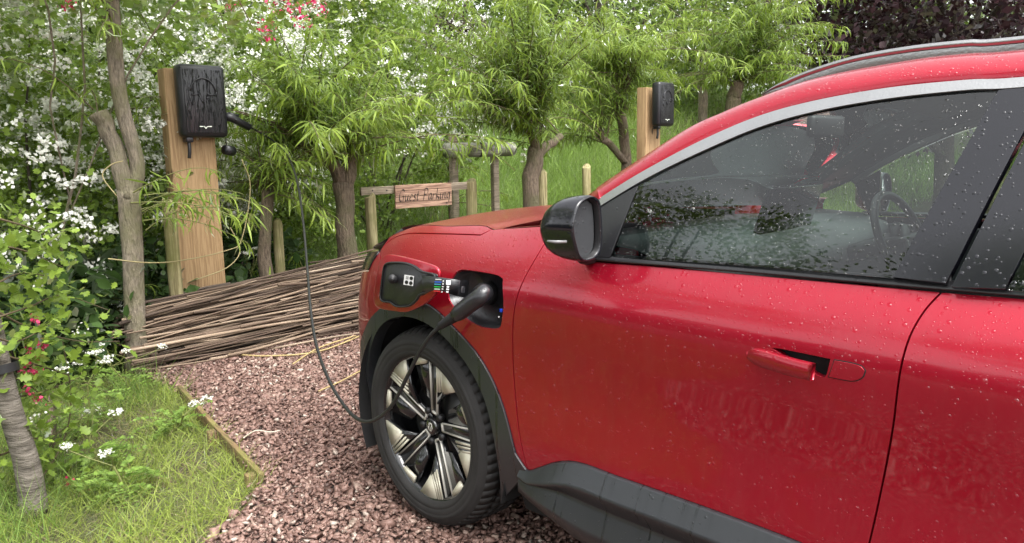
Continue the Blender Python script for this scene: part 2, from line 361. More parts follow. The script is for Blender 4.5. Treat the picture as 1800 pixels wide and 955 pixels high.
def panel(fn, poly, step=.04, gap=.0025, off=0.0, depth=.018, holes=(), round_=.003):
    poly = resample(poly, step)
    if gap: poly = inset(poly, gap)
    A = (poly[:, 0]*np.roll(poly[:, 1], -1)-np.roll(poly[:, 0], -1)*poly[:, 1]).sum()
    if A < 0: poly = poly[::-1]
    lo, hi = poly.min(0), poly.max(0); nx, ny = [max(2, int(v/step)) for v in hi-lo]
    gx, gy = np.meshgrid(np.linspace(lo[0], hi[0], nx+1)[1:-1], np.linspace(lo[1], hi[1], ny+1)[1:-1]); g = np.stack([gx.ravel(), gy.ravel()], 1)
    def inside(pts, pl):
        r = np.zeros(len(pts), bool); x, y = pts[:, 0], pts[:, 1]
        for a, b in zip(pl, np.roll(pl, -1, 0)):
            c = ((a[1] > y) != (b[1] > y)); r ^= c & (x < (b[0]-a[0])*(y-a[1])/(b[1]-a[1]+1e-15)+a[0])
        return r
    def dist(pts, pl): return np.min(np.linalg.norm(pts[:, None]-pl[None], axis=2), axis=1) if len(pts) else np.zeros(0)
    g = g[inside(g, poly)]; g = g[dist(g, poly) > step*.45]
    vs_ = [Vector(q) for q in poly]; faces = [list(range(len(poly)))]; edges = []
    for h in holes:
        h = resample(h, step); g = g[~inside(g, h)]; g = g[dist(g, h) > step*.45]
        b = len(vs_); vs_ += [Vector(q) for q in h]; edges += [(b+i, b+(i+1) % len(h)) for i in range(len(h))]
    nb = len(vs_); vs_ += [Vector(q) for q in g]
    ov, oe, of, *_ = delaunay_2d_cdt(vs_, edges, faces, 1, 1e-6)
    uv = np.array([tuple(v) for v in ov]); F = [tuple(f) for f in of]
    cen = np.array([uv[list(f)].mean(0) for f in F]); keep = np.ones(len(F), bool)
    for h in holes: keep &= ~inside(cen, np.asarray(h))
    F = [f for f, k in zip(F, keep) if k]
    V = fn(uv[:, 0], uv[:, 1]); Nn = surf_normals(fn, uv[:, 0], uv[:, 1]); V = V+Nn*off
    # orient outwards (the surface normal points away from the car)
    f0 = F[0]; nn = np.cross(V[f0[1]]-V[f0[0]], V[f0[2]]-V[f0[0]])
    if nn@Nn[f0[0]] < 0: F = [f[::-1] for f in F]
    V = list(V); Nn = list(Nn)
    cnt = {}
    for f in F:
        for a, b in zip(f, f[1:]+f[:1]): cnt[(a, b)] = 1
    bd = [(a, b) for (a, b) in cnt if (b, a) not in cnt]
    mp = {}
    for a, b in bd:                                   # rolled edge, then a flange going in
        for i in (a, b):
            if i not in mp:
                mp[i] = len(V); V += [V[i]-Nn[i]*.0008, V[i]-Nn[i]*depth]; Nn += [Nn[i], Nn[i]]
    tang = {}
    for a, b in bd:
        o = unit(np.cross(V[b]-V[a], Nn[a]))
        for i in (a, b): tang[i] = tang.get(i, 0)+o
    for i, k in mp.items():
        o = unit(tang[i]); Nn[k] = unit(o+.15*Nn[i]); Nn[k+1] = o; V[k] = V[k]+o*.0006
    for a, b in bd: F += [(b, a, mp[a], mp[b]), (mp[b], mp[a], mp[a]+1, mp[b]+1)]
    return np.array(V), F, np.array(Nn)
def mirror_y(V, F, Nn):
    V = V.copy(); V[:, 1] = 2*YC-V[:, 1]; Nn = Nn.copy(); Nn[:, 1] *= -1; return V, [f[::-1] for f in F], Nn
def part(name, pm, mat, parent, far=True):
    V, F, Nn = pm; o = mk(name, V, F, mat, parent, True, Nn)
    if far: f = mk(name, *mirror_y(V, F, Nn)[:2], mat, parent, True, mirror_y(V, F, Nn)[2]); return o, f
    return o
def join3(L):
    V = []; F = []; N_ = []; o = 0
    for v, f, n in L: V.append(v); F += [tuple(i+o for i in q) for q in f]; N_.append(n); o += len(v)
    return np.vstack(V), F, np.vstack(N_)
def grid3(Pg):
    """rows x cols grid of points -> mesh with smooth normals"""
    r, c = Pg.shape[:2]; du = np.gradient(Pg, axis=0); dv = np.gradient(Pg, axis=1); n = unit(np.cross(du, dv)).reshape(-1, 3)
    F = [(i*c+j, (i+1)*c+j, (i+1)*c+j+1, i*c+j+1) for i in range(r-1) for j in range(c-1)]
    return Pg.reshape(-1, 3), F, n

car = thing('parked_car', 'glossy red family car wet with rain, plugged into a charging cable on red gravel', 'car', (1.4, YC, 0))
# --- lines shared by neighbouring panels (photo points)
door_front = [(957, 428), (941, 455), (917, 500), (904, 545), (901, 600), (903, 660), (909, 730), (918, 790), (929, 829)]
door_rear = [(1656, 512), (1626, 545), (1602, 585), (1587, 630), (1578, 680), (1571, 740), (1561, 800), (1549, 860), (1536, 920), (1526, 962), (1516, 1003)]
belt_low = [(957, 428), (1000, 451), (1055, 460), (1150, 467), (1300, 480), (1500, 498), (1656, 512)]
sill_top = [(929, 829), (1000, 811), (1100, 843), (1300, 914), (1410, 956), (1516, 1003)]
shut = [(668, 442), (684, 424), (715, 411), (780, 411), (845, 413)]
shut2 = [(845, 413), (865, 403)]
crease_px = [(865, 403), (910, 400), (957, 397)]
arch_out = [(929, 829), (909, 800), (905, 789), (894, 745), (880, 700), (863, 661), (841, 624), (815, 593), (790, 567), (773, 550), (754, 536), (735, 530), (715, 528), (693, 531), (674, 540), (656, 556), (643, 580), (636, 605), (632, 640), (630, 680), (630, 715)]
ring = lambda r, a0, a1, n=28, cx=0: [(cx+r*math.cos(math.radians(t)), WR+r*math.sin(math.radians(t))) for t in np.linspace(a0, a1, n)]
Sp = lambda pts: np.array([SIDE.px(*q) for q in pts])
uz_shut = Sp(shut); uz_shut2 = Sp(shut2); uz_crease = Sp(crease_px)
# crease of the bonnet: 26 mm over the shut line, meeting it at the jog
ck = np.array([(-1.15, .87), (-.9, .90), (uz_shut[0][0]-.06, uz_shut[0][1]+.03)]+[(a, b+.024) for a, b in uz_shut[1:]]+[tuple(uz_shut2[-1])]+[tuple(q) for q in uz_crease[1:]])
def zc(u): return herm(ck[:, 0], ck[:, 1], u)
# --- fender with charge-port opening
port = outline(SIDE, [P((801, 479), (812, 474), (840, 477), (872, 483), (884, 490)), P((884, 490), (885, 530), (882, 565), (878, 576), (868, 579)), P((868, 579), (845, 575), (822, 563), (805, 548), (793, 534), (788, 520), (790, 498), (801, 479))], 4)
bump_split = [(668, 442), (676, 480), (684, 512), (690, 531)]
i_sp = min(range(len(arch_out)), key=lambda i: abs(arch_out[i][0]-693))
fender_o = outline(SIDE, [P(*shut), P(*shut2), P(*crease_px), P((957, 397), (955, 413), (957, 428)), P(*door_front), P(*arch_out[:i_sp+1]), P(arch_out[i_sp], *bump_split[::-1][1:])])
fender = part('front_fender', panel(side, fender_o, .035, holes=[port]), PAINT, car, False)
fen_far = mirror_y(*panel(side, fender_o, .05)); mk('front_fender', fen_far[0], fen_far[1], PAINT, car, True, fen_far[2])
# --- bumper corner
bump_o = outline(SIDE, [P(*bump_split), P(*arch_out[i_sp:]), Q(tuple(SIDE.px(630, 715)), (-.8, .2)), Q((-.8, .2), (UMIN+.003, .2)), Q((UMIN+.003, .2), (UMIN+.003, .80)), Q((UMIN+.003, .80), (-.95, .80)), Q((-.95, .80), (uz_shut[0][0]-.05, uz_shut[0][1]-.08)), ])
part('front_bumper', panel(side, bump_o, .04), PAINT, car)
lamp_o = outline(SIDE, [Q(tuple(uz_shut[0]), (-.98, .885)), Q((-.98, .885), (-.97, .815)), Q((-.97, .815), (uz_shut[0][0]-.045, uz_shut[0][1]-.078)), Q((uz_shut[0][0]-.045, uz_shut[0][1]-.078), tuple(uz_shut[0]))])
part('headlight', panel(side, lamp_o, .03, off=.004), GLOSSBLK, car)
# --- bonnet: lip over the shut line, then the top
def hood_pt(u, t):
    c = side(u, zc(u))[0]; X = c[0]
    Hc = herm([-.83, -.75, -.6, -.4, -.15, .1, .35], [.885, .955, 1.02, 1.066, 1.092, 1.105, 1.112], np.array([X]))[0]
    Hc = max(Hc, c[2]+.002)
    return np.array([X+(0.0)*t, c[1]+(YC-c[1])*t, c[2]+(Hc-c[2])*(1-(1-t)**2.4)])
u_end = uz_shut2[-1][0]+.035
lip_o = outline(SIDE, [P(*shut), P(*shut2), Q(*[(u, float(zc(np.array([u]))[0])) for u in np.linspace(uz_shut2[-1][0], uz_shut[0][0], 16)])])
lip = panel(side, lip_o, .03, gap=.0018)
us = np.linspace(-1.12, u_end, 60); ts = np.linspace(0, 1, 26)**1.3
top = grid3(np.array([[hood_pt(np.array([u]), t) for t in ts] for u in us]))
top = (top[0]+np.array([0, 0, .0006]), top[1], np.where(top[2][:, 2:3] < 0, -top[2], top[2]))
top2 = mirror_y(*top); lip2 = mirror_y(*lip)
hd = join3([lip, top, lip2, top2]); bonnet = mk('bonnet', hd[0], hd[1], PAINT, car, True, hd[2])
# fender crown strip running back beside the cowl
cowl = grid3(np.array([[np.array([x, y, 1.045+.02*((y-YC)/.8)**2*0-.02+.05*(x-.3)]) for y in np.linspace(.17, 2*YC-.17, 12)] for x in np.linspace(.26, .62, 6)]))
mk('cowl_panel', cowl[0], cowl[1], BLACK, car, False)
fl = []
for u in np.linspace(uz_shut2[-1][0]-.03, uz_crease[-1][0]+.12, 10):
    a = side(u, float(zc(np.array([u]))[0]))[0]; fl.append([a, a+[0, .012, .001], a+[0, .04, -.002], a+[0, .055, -.02], a+[0, .06, -.07]])
fl = grid3(np.array(fl)); fl = (fl[0], fl[1], np.where(fl[2][:, 2:3] < -.05, -fl[2], fl[2])); part('fender_top_edge', fl, PAINT, car)
# --- arch trims and sill cladding
arch_poly = outline(SIDE, [P(*arch_out), Q(tuple(SIDE.px(630, 715)), (-.47, .235)), Q((-.47, .235), *ring(.405, 198, -22)), Q(ring(.405, 198, -22)[-1], tuple(SIDE.px(929, 829)))])
part('wheel_arch_trim', panel(side, arch_poly, .03, gap=.001, off=.006, depth=.045), PLASTIC, car)
sill_uz = outline(SIDE, [P(*sill_top)]); 
def cladding(u0, u1):
    rows = []
    zt = lambda u: np.interp(u, sill_uz[:, 0], sill_uz[:, 1]) if u < sill_uz[-1, 0] else sill_uz[-1, 1]
    for u in np.linspace(u0, u1, 40):
        z0 = zt(u)+.002; b = side(u, z0)[0]; y = b[1]
        f = min(1, max(0, (u-u0)/.16)); k = .4+.6*f; zb_ = .285-.10*min(1, (u-u0)/.26); k2 = (z0-zb_)/.27
        rows.append([(u, y+.014, z0), (u, y-.004, z0-.001), (u, y-.012*k, z0-.006), (u, y-.036*k, z0-.052*k), (u, y-.040*k, z0-.058*k), (u, y-.038*k, z0-.066*k), (u, y-.010, z0-.100*k2), (u, y-.008, z0-.106*k2), (u, y-.012, z0-.115*k2), (u, y-.030*k, z0-.165*k2), (u, y-.030*k, z0-.178*k2), (u, y-.012, z0-.22*k2), (u, y+.05, zb_)])
    return np.array(rows)
ua = sill_uz[0, 0]-.035
cl = cladding(ua, WB-.43); V, F, _ = grid3(cl); part('sill_cladding', (V, [f[::-1] for f in F], -_), PLASTIC, car)
# --- doors
fd_o = outline(SIDE, [P(*belt_low), P(*door_rear), P(*sill_top[::-1]), P(*door_front[::-1])])
# handle recess cut into the front door
hr = outline(SIDE, [P((1356, 612), (1372, 613), (1460, 631)), P((1460, 631), (1452, 661), (1440, 662)), P((1440, 662), (1400, 640), (1356, 612))], 3)
front_door = part('front_door', panel(side, fd_o, .035, holes=[hr]), PAINT, car, False)
ff = mirror_y(*panel(side, fd_o, .06)); mk('front_door', ff[0], ff[1], PAINT, car, True, ff[2])
dr = Sp(door_rear); bl_end = SIDE.px(1656, 512)
belt_rear = [(bl_end[0], bl_end[1]), (2.0, bl_end[1]+.012), (2.5, bl_end[1]+.03)]
rd_o = outline(SIDE, [Q(*belt_rear), Q((2.5, bl_end[1]+.03), (2.47, .92), (2.36, .76), (2.30, .55), (2.28, sill_uz[-1, 1])), Q((2.28, sill_uz[-1, 1]), tuple(dr[-1])), P(*door_rear[::-1])])
rear_door, rdf = part('rear_door', panel(side, rd_o, .04), PAINT, car)
q_o = outline(SIDE, [Q(*[(2.5, bl_end[1]+.03), (2.47, .92), (2.36, .76), (2.30, .55), (2.28, sill_uz[-1, 1])]), Q((2.28, sill_uz[-1, 1]), ring(.455, 150, 30, 4, WB)[0]), Q(*ring(.455, 150, -5, 24, WB)), Q(ring(.455, 150, -5, 4, WB)[-1], (3.3, .3)), Q((3.3, .3), (UMAX-.01, .3)), Q((UMAX-.01, .3), (UMAX-.01, 1.1)), Q((UMAX-.01, 1.1), (2.5, bl_end[1]+.03))])
part('quarter_panel', panel(side, q_o, .06), PAINT, car)
ra = outline(SIDE, [Q(*ring(.455, 172, 0, 24, WB)), Q(ring(.455, 0, 0, 2, WB)[0], ring(.40, 0, 0, 2, WB)[0]), Q(*ring(.40, 0, 172, 24, WB)), Q(ring(.40, 172, 172, 2, WB)[0], ring(.455, 172, 172, 2, WB)[0])])
part('wheel_arch_trim', panel(side, ra, .04, gap=.001, off=.006, depth=.045), PLASTIC, car)
# --- door handle: pulled-out lever, recess and rear half
hb = SIDE.fn; 
def sp(x, y, off): uz = SIDE.px(x, y); p_ = side(*uz)[0]; n_ = surf_normals(side, np.array([uz[0]]), np.array([uz[1]]))[0]; return p_+n_*off
top_e = [(1313, 618), (1328, 613), (1356, 618), (1400, 628), (1444, 636)]; bot_e = [(1313, 630), (1330, 640), (1360, 648), (1400, 656), (1440, 662)]
offs = [.001, .008, .017, .029, .040]
A = cr([sp(*q, o) for q, o in zip(top_e, offs)], 5); B = cr([sp(*q, o) for q, o in zip(bot_e, offs)], 5)
inn = np.array([-n for n in surf_normals(side, np.array([1.35]), np.array([.86]))])[0]
rows = []
for k, (a, b) in enumerate(zip(A, B)):
    th = .006+.010*min(1, k/8); rows.append([a+inn*th, a+inn*.002, a+(b-a)*.04, a+(b-a)*.5-inn*.002, b-(b-a)*.04, b+inn*.002, b+inn*th, a+inn*th])
V, F, _ = grid3(np.array(rows)); F += [tuple(range(len(V)-8, len(V)-1)), tuple(range(0, 7))[::-1]]
mk('handle', V, F, PAINT, front_door, False)
half = outline(SIDE, [P((1468, 634), (1500, 640), (1514, 645), (1520, 652)), P((1520, 652), (1516, 662), (1505, 668), (1490, 668), (1458, 662)), P((1458, 662), (1468, 634))], 4)
hg = panel(side, half, .02, gap=-.0022, off=.0008, depth=.002); mk('handle_gap', hg[0], hg[1], VOID, front_door, True, hg[2])
hv = panel(side, half, .02, gap=0, off=.0028, depth=.003); mk('handle_cover', hv[0], hv[1], PAINT, front_door, True, hv[2])
rc = grid3(np.array([[sp(1345+j*28, 600+j*5+i*16, -.028) for i in range(6)] for j in range(6)])); mk('handle_recess', rc[0], [f[::-1] for f in rc[1]], VOID, front_door)
# --- inner shell that closes the shut lines, wheel wells, floor
us = np.linspace(-.9, 3.25, 140); zs = np.linspace(.19, 1.03, 30)
G = np.array([side(np.full(len(zs), u), zs, -.034) for u in us]); F = []
for i in range(len(us)-1):
    for j in range(len(zs)-1):
        x, z = us[i]+.015, zs[j]+.014
        if math.hypot(x, z-WR) < .47 or math.hypot(x-WB, z-WR) < .47 or (.12 < x < .50 and .74 < z < .98) or (1.22 < x < 1.56 and .82 < z < .92): continue
        if x < -.42 and z < .8: continue
        F.append((i*30+j, (i+1)*30+j, (i+1)*30+j+1, i*30+j+1))
V = G.reshape(-1, 3); Vm = V.copy(); Vm[:, 1] = 2*YC-Vm[:, 1]
V2, F2 = merge([(V, F), (Vm, [f[::-1] for f in F]), box((1.4, YC, .22), (3.6, 1.5, .06))])
mk('inner_body', V2, F2, VOID, car)
for cx in (0, WB):
    for m_ in (0, 1):
        a = np.radians(np.linspace(-20, 205, 30)); rows = []
        for y in (.0, .05, .28):
            rows.append([(cx+.425*math.cos(t), y, max(.16, WR+.425*math.sin(t))) for t in a])
        V, F, _ = grid3(np.array(rows)); V = V.copy()
        V = np.vstack([V, [(cx, .285, WR)]]); k = len(V)-1; F = F+[(60+j, 60+j+1, k) for j in range(29)]
        if m_: V[:, 1] = 2*YC-V[:, 1]
        mk('wheel_liner', V, F, VOID, car)
# --- cabin sides: chrome line, glass, pillars
chrome_top = [(1046, 356), (1062, 345), (1130, 303), (1230, 250), (1330, 207), (1430, 179), (1560, 156), (1700, 142), (1800, 137)]
chrome_bot = [(1052, 368), (1066, 358), (1140, 314), (1235, 268), (1335, 226), (1435, 198), (1560, 176), (1700, 161), (1800, 156)]
Gp = lambda pts: np.array([GREEN.px(*q) for q in pts])
ct = cr(np.vstack([Gp(chrome_top), [(2.0, 1.462), (2.4, 1.45), (2.9, 1.39), (3.15, 1.34)]]), 6); cb = cr(np.vstack([Gp(chrome_bot), [(2.0, 1.440), (2.4, 1.428), (2.9, 1.37), (3.15, 1.32)]]), 6)
st = panel(green, np.vstack([ct, cb[::-1]]), .03, gap=.001, off=.005, depth=.012); part('chrome_strip', st, CHROME, car)
belt_up = [(1052, 450), (1100, 452), (1300, 463), (1500, 482), (1660, 497)]
def belt_strip():
    lo = [SIDE.px(*q) for q in [(1040, 458), (1100, 463), (1300, 479), (1500, 497), (1656, 511)]]; lo.append(np.array([2.0, bl_end[1]+.012])); lo.append(np.array([2.5, bl_end[1]+.03])); lo = cr(lo, 6)
    rows = []
    for u, z in lo:
        a = side(u, z)[0]; rows.append([a+[0, .004, .0005], a+[0, -.006, .001], a+[0, -.007, .006], a+[0, .003, .019], a+[0, .014, .0195], a+[0, .03, .015]])
    return grid3(np.array(rows))
bs = belt_strip(); part('belt_moulding', (bs[0], [f for f in bs[1]], bs[2]), BLKWET, car)
zb = lambda x, y: tuple(GREEN.px(x, y))
glass_o = outline(GREEN, [P((1072, 452), (1095, 392), (1121, 327)), P((1121, 327), (1235, 270), (1335, 228), (1435, 200), (1560, 178), (1700, 163), (1755, 159)), P((1755, 159), (1569, 489)), P((1569, 489), (1300, 466), (1072, 452))])
fg = panel(green, glass_o, .05, gap=0, off=-.002, depth=.003); w = part('front_side_window', fg, GLASS, car)
sail_o = outline(GREEN, [P((1052, 368), (1066, 358), (1121, 327)), P((1121, 327), (1095, 392), (1072, 452)), P((1072, 452), (1050, 452)), P((1050, 452), (1052, 368))])
part('mirror_sail', panel(green, sail_o, .03, gap=0, off=.001, depth=.01), BLKWET, car)
gap_top = GREEN.px(1799, 236); gap_bot = GREEN.px(1664, 500); gdir = (gap_top-gap_bot); gt = gap_bot+gdir*((1.435-gap_bot[1])/gdir[1])
b1 = outline(GREEN, [P((1755, 159), (1569, 489)), Q(zb(1569, 489), tuple(gap_bot)), Q(tuple(gap_bot), tuple(gt)), Q(tuple(gt), zb(1755, 159))])
part('pillar_trim', panel(green, b1, .04, gap=.0015, off=.003, depth=.02), GLOSSBLK, car)
r1 = np.array(GREEN.px(1768, 510)); gdir2 = gdir
r1t = r1+gdir*((1.435-r1[1])/gdir[1])*1.0
b2 = outline(GREEN, [Q(tuple(gap_bot+[.008, -.006]), tuple(gt+[.008, 0])), Q(tuple(gt+[.008, 0]), tuple(r1t)), Q(tuple(r1t), tuple(r1)), Q(tuple(r1), tuple(gap_bot+[.008, -.006]))])
part('pillar_trim', panel(green, b2, .04, gap=.0015, off=.003, depth=.02), GLOSSBLK, car)
rg = outline(GREEN, [Q(tuple(r1+[.002, 0]), tuple(r1t+[.002, 0])), Q(tuple(r1t+[.002, 0]), (2.35, 1.425), (2.75, 1.385), (3.0, 1.345)), Q((3.0, 1.345), (2.85, 1.12), (2.78, 1.085)), Q((2.78, 1.085), tuple(r1+[.002, 0]))])
part('rear_side_window', panel(green, rg, .06, gap=0, off=-.001, depth=.003), GLASS, car)
# --- A pillar and cant rail (red), roof, windscreen
red_up = [(1036, 347), (1050, 334), (1110, 293), (1200, 232), (1265, 200), (1335, 171), (1440, 136), (1600, 106), (1700, 95), (1800, 88)]
red_lo = [(1046, 355), (1062, 344), (1130, 302), (1230, 249), (1290, 223), (1345, 201), (1440, 176), (1580, 152), (1690, 142), (1800, 136)]
L = [green(*GREEN.px(*q), .003)[0] for q in red_lo]; U = []
for q, l in zip(red_up, L): U.append(atY(*q, l[1]+.075))
L += [green(2.2, 1.458)[0], green(2.7, 1.425)[0], green(3.15, 1.345)[0]]; U += [L[-3]+[0, .08, .062], L[-2]+[0, .09, .055], L[-1]+[0, .10, .045]]
# down to the fender
L = [np.array([.50, .115, 1.085])]+L; U = [np.array([.42, .19, 1.075])]+U
Lc = cr(L, 6); Uc = cr(U, 6); rows = []
for l, u_ in zip(Lc, Uc):
    m1 = l+(u_-l)*.25; m2 = l+(u_-l)*.6; out = unit(np.array([0, -(u_[2]-l[2]), (u_[1]-l[1])])); w_ = np.linalg.norm(u_-l)
    rows.append([l+[0, .012, -.004], l, m1+out*w_*.13, m2+out*w_*.15, u_, u_+[0, .03, .004], u_+[0, .05, -.004], u_+[0, .055, -.03]])
rr = grid3(np.array(rows)); part('roof_side_rail', (rr[0], [f for f in rr[1]], rr[2]), PAINT, car)
it = grid3(np.array([[l+[0, .022, -.012], l+[0, .03, .002], l+(u_-l)*.4+[0, .028, -.012], u_+[0, .02, -.028], u_+[0, .062, -.036], u_+[0, .066, -.002]] for l, u_ in zip(Lc, Uc)])); part('pillar_lining', (it[0], it[1], it[2]), DASHM, car)
def loft_across(curve, crown, n=20):
    rows = []
    for a in curve:
        row = []
        for t in np.linspace(0, 1, n):
            y = a[1]+(2*YC-2*a[1])*t; c = 4*t*(1-t); row.append((a[0]-c*crown[0], y, a[2]+c*crown[1]))
        rows.append(row)
    return grid3(np.array(rows))
head = np.argmin(abs(Uc[:, 0]-1.12))
Wc = Uc[:head+1]+np.array([0, .05, -.006]); ws = loft_across(Wc, (.12, .02)); mk('windscreen', ws[0], ws[1], GLASS, car, True)
Rc = Uc[head:]+np.array([0, .045, -.002]); rf = loft_across(Rc, (.0, .03)); mk('roof', rf[0], [f for f in rf[1]], PAINT, car, True)
lin = loft_across(Uc[head:]+np.array([0, .03, -.045]), (.0, .03)); mk('headlining', lin[0], lin[1], simple('pale_headlining', (.32, .32, .31), .9), car, True)
tl_ = Uc[-1]; tg = grid3(np.array([[np.array([tl_[0]+k*.38, YC+s_*(YC-tl_[1]-.04)*(1+.05*k), tl_[2]+.02*(1-s_*s_)-k*.30]) for s_ in np.linspace(-1, 1, 9)] for k in np.linspace(0, 1, 6)])); mk('rear_window', tg[0], tg[1], GLASS, car, True)
# roof rail
rt = [(1343, 166), (1372, 146), (1420, 124), (1500, 99), (1600, 81), (1700, 70), (1800, 63)]
R3 = [atY(*q, .345) for q in rt]+[np.array([2.2, .35, 1.552]), np.array([2.7, .36, 1.525]), np.array([2.95, .37, 1.49])]; R3 = cr(R3, 6); rows = []
for k, c in enumerate(R3):
    f = min(1, k/8, (len(R3)-1-k)/8)*.9+.1; h = .040*f
    rows.append([c+[0, -.006, -h], c+[0, -.010, -.016*f], c+[0, -.005, -.015*f], c+[0, -.013, -.011*f], c+[0, -.012, -.003*f], c+[0, .0, 0], c+[0, .014, -.004*f], c+[0, .018, -h]])
rl = grid3(np.array(rows)); part('roof_rail', rl, CHROME, car)
# --- door mirror
mo = [(1033, 343.6), (1044, 347), (1050, 358), (1053, 395), (1053, 425), (1050, 444), (1041, 455), (1026, 460), (1017, 456), (1010, 442), (1003, 414), (1002, 395), (1007, 371), (1016, 354)]
mp_ = cr([atX(*q, .80) for q in mo], 4, True); mc = mp_.mean(0)
secs = [(0.006, .90, 0, 0), (.012, .97, 0, 0), (.0, 1.0, 0, 0), (-.03, 1.005, .002, -.001), (-.06, .96, .006, -.001), (-.085, .86, .012, -.002), (-.105, .70, .018, -.004), (-.118, .48, .024, -.006), (-.124, .22, .028, -.008)]
rows = []
for dx, s_, dy, dz in secs:
    rows.append(mc+(mp_-mc)*s_+np.array([dx, dy-.02*0, dz]))
rows = np.array(rows); rows[3:, :, 1] -= (np.linspace(0, 1, len(rows)-3)[:, None])*.055     # the cap leans out towards its tip
n_ = rows.shape[1]; V = rows.reshape(-1, 3); F = [(i*n_+j, i*n_+(j+1) % n_, (i+1)*n_+(j+1) % n_, (i+1)*n_+j) for i in range(len(rows)-1) for j in range(n_)]
F.append(tuple((len(rows)-1)*n_+j for j in range(n_)))
mh = mk('door_mirror', V, F, GLOSSBLK, car, True)
ins = mc+(mp_-mc)*np.array([1, .84, .86])+np.array([-.008, -.004, 0]); V = np.vstack([ins, ins.mean(0)]); F = [(j, (j+1) % n_, n_) for j in range(n_)]
mk('mirror_glass', V, F, MIRROR, mh)
rim = [mc+(mp_-mc)*k+np.array([d, 0, 0]) for k, d in ((.90, .006), (.87, .002), (.85, -.009))]; V = np.vstack(rim); F = [(i*n_+j, i*n_+(j+1) % n_, (i+1)*n_+(j+1) % n_, (i+1)*n_+j) for i in range(2) for j in range(n_)]; mk('mirror_frame', V, F, BLACK, mh, True)
V, F = tube(cr([mc+[-.05, .02, -.06], mc+[-.05, .07, -.075], mc+[-.05, .15, -.085]], 4), [.022, .024, .03, .03, .03, .03, .03, .03, .03], 8); mk('mirror_arm', V, F, BLACK, mh, True)
V, F = tube([atY(962, 424, mp_[:, 1].min()-.038), atY(978, 425.5, mp_[:, 1].min()-.028), atY(996, 425, mp_[:, 1].min()-.006)], [.003, .0045, .004], 6); mk('indicator_strip', V, F, simple('indicator_lens', (.18, .18, .18), .2), mh, True)
Vm, Fm = merge([(rows.reshape(-1, 3), [(i*n_+j, i*n_+(j+1) % n_, (i+1)*n_+(j+1) % n_, (i+1)*n_+j) for i in range(len(rows)-1) for j in range(n_)]+[tuple(range(n_))])]); Vm[:, 1] = 2*YC-Vm[:, 1]; mk('door_mirror', Vm, Fm, GLOSSBLK, car, True)
# --- charge port recess, open flap and its arm
pc = np.array([side(u, z, -.004)[0] for u, z in resample(port, .02)]); n_ = len(pc); cen = pc.mean(0)
lv = [pc, cen+(pc-cen)*.97+[0, .006, 0], cen+(pc-cen)*.93+[0, .012, 0], cen+(pc-cen)*.88+[0, .055, 0]]
V = np.vstack(lv+[[cen+[0, .06, 0]]]); F = [(i*n_+j, i*n_+(j+1) % n_, (i+1)*n_+(j+1) % n_, (i+1)*n_+j) for i in range(3) for j in range(n_)]+[(3*n_+j, 3*n_+(j+1) % n_, 4*n_) for j in range(n_)]
rec = mk('charge_port', V, F, BLKWET, car, False)
pl_c = np.array([cen[0]-.0, cen[1]+.05, cen[2]+.012])
def ring_y(c, r0, r1, y0, y1, k=24):
    V = []; F = []
    for r, y in ((r0, y0), (r1, y0), (r1, y1), (r0, y1)):
        V += [(c[0]+r*math.cos(2*math.pi*j/k), y, c[2]+r*math.sin(2*math.pi*j/k)) for j in range(k)]
    for a, b in ((0, 1), (1, 2), (2, 3), (3, 0)): F += [(a*k+j, a*k+(j+1) % k, b*k+(j+1) % k, b*k+j) for j in range(k)]
    return np.array(V), F
V, F = ring_y(pl_c, .028, .036, cen[1]+.022, cen[1]+.058); mk('socket', V, F, BLACK, rec, False)
bl = sp(876, 547, -.012); V, F = box(bl, (.010, .006, .010), bev=.001); mk('blue_lamp', V, F, simple('blue_lens', (.01, .06, .55), .25), rec)
for q in ((871, 559), (878, 560)): V, F = box(sp(*q, -.014), (.004, .004, .005), bev=.001); mk('status_mark', V, F, WHITE, rec)
FY = -.085
def flap_pts(px, y): return np.array([atY(a, b, y) for a, b in px])
fo = cr(flap_pts([(672, 452), (684, 448), (712, 453), (745, 462), (765, 470), (771, 481), (770, 503), (762, 520), (748, 533), (730, 543), (712, 549), (690, 547), (668, 543), (658, 535), (656, 520), (660, 490), (666, 462)], FY), 4, True)
def slab(loop, thick, rnd=.004):
    c = loop.mean(0); n_ = len(loop); lv = [c+(loop-c)*.97+[0, 0, 0], loop+[0, rnd*.6, 0], loop+[0, thick-rnd*.5, 0], c+(loop-c)*.97+[0, thick, 0]]
    V = np.vstack(lv); F = [(i*n_+j, i*n_+(j+1) % n_, (i+1)*n_+(j+1) % n_, (i+1)*n_+j) for i in range(3) for j in range(n_)]+[tuple(range(n_))[::-1], tuple(3*n_+j for j in range(n_))]
    return V, F
flap = mk('charge_flap', *slab(fo, .012), PAINT, car, False)
fi = cr(flap_pts([(678, 462), (690, 460), (712, 461), (729, 467), (742, 476), (766, 482), (767, 490), (757, 495), (758, 511), (740, 519), (733, 529), (721, 539), (707, 541), (695, 540), (685, 533), (671, 531), (667, 523), (669, 500), (673, 470)], FY-.003), 4, True)
fl_in = mk('flap_liner', *slab(fi, .006), BLKWET, flap, False)
c_ = fi.mean(0); V, F = tube(np.vstack([c_+(fi-c_)*.95+[0, -.002, 0], (c_+(fi-c_)*.95+[0, -.002, 0])[:1]]), .003, 6, False); mk('seal', V, F, BLACK, flap, True)
arm_px = [[(742, 484), (741, 520)], [(762, 487), (757, 511)], [(785, 490), (780, 513)], [(808, 493), (803, 521)], [(822, 494), (820, 524)]]; ay = [FY-.004, FY-.014, FY-.010, FY+.02, -.005]
rows = []
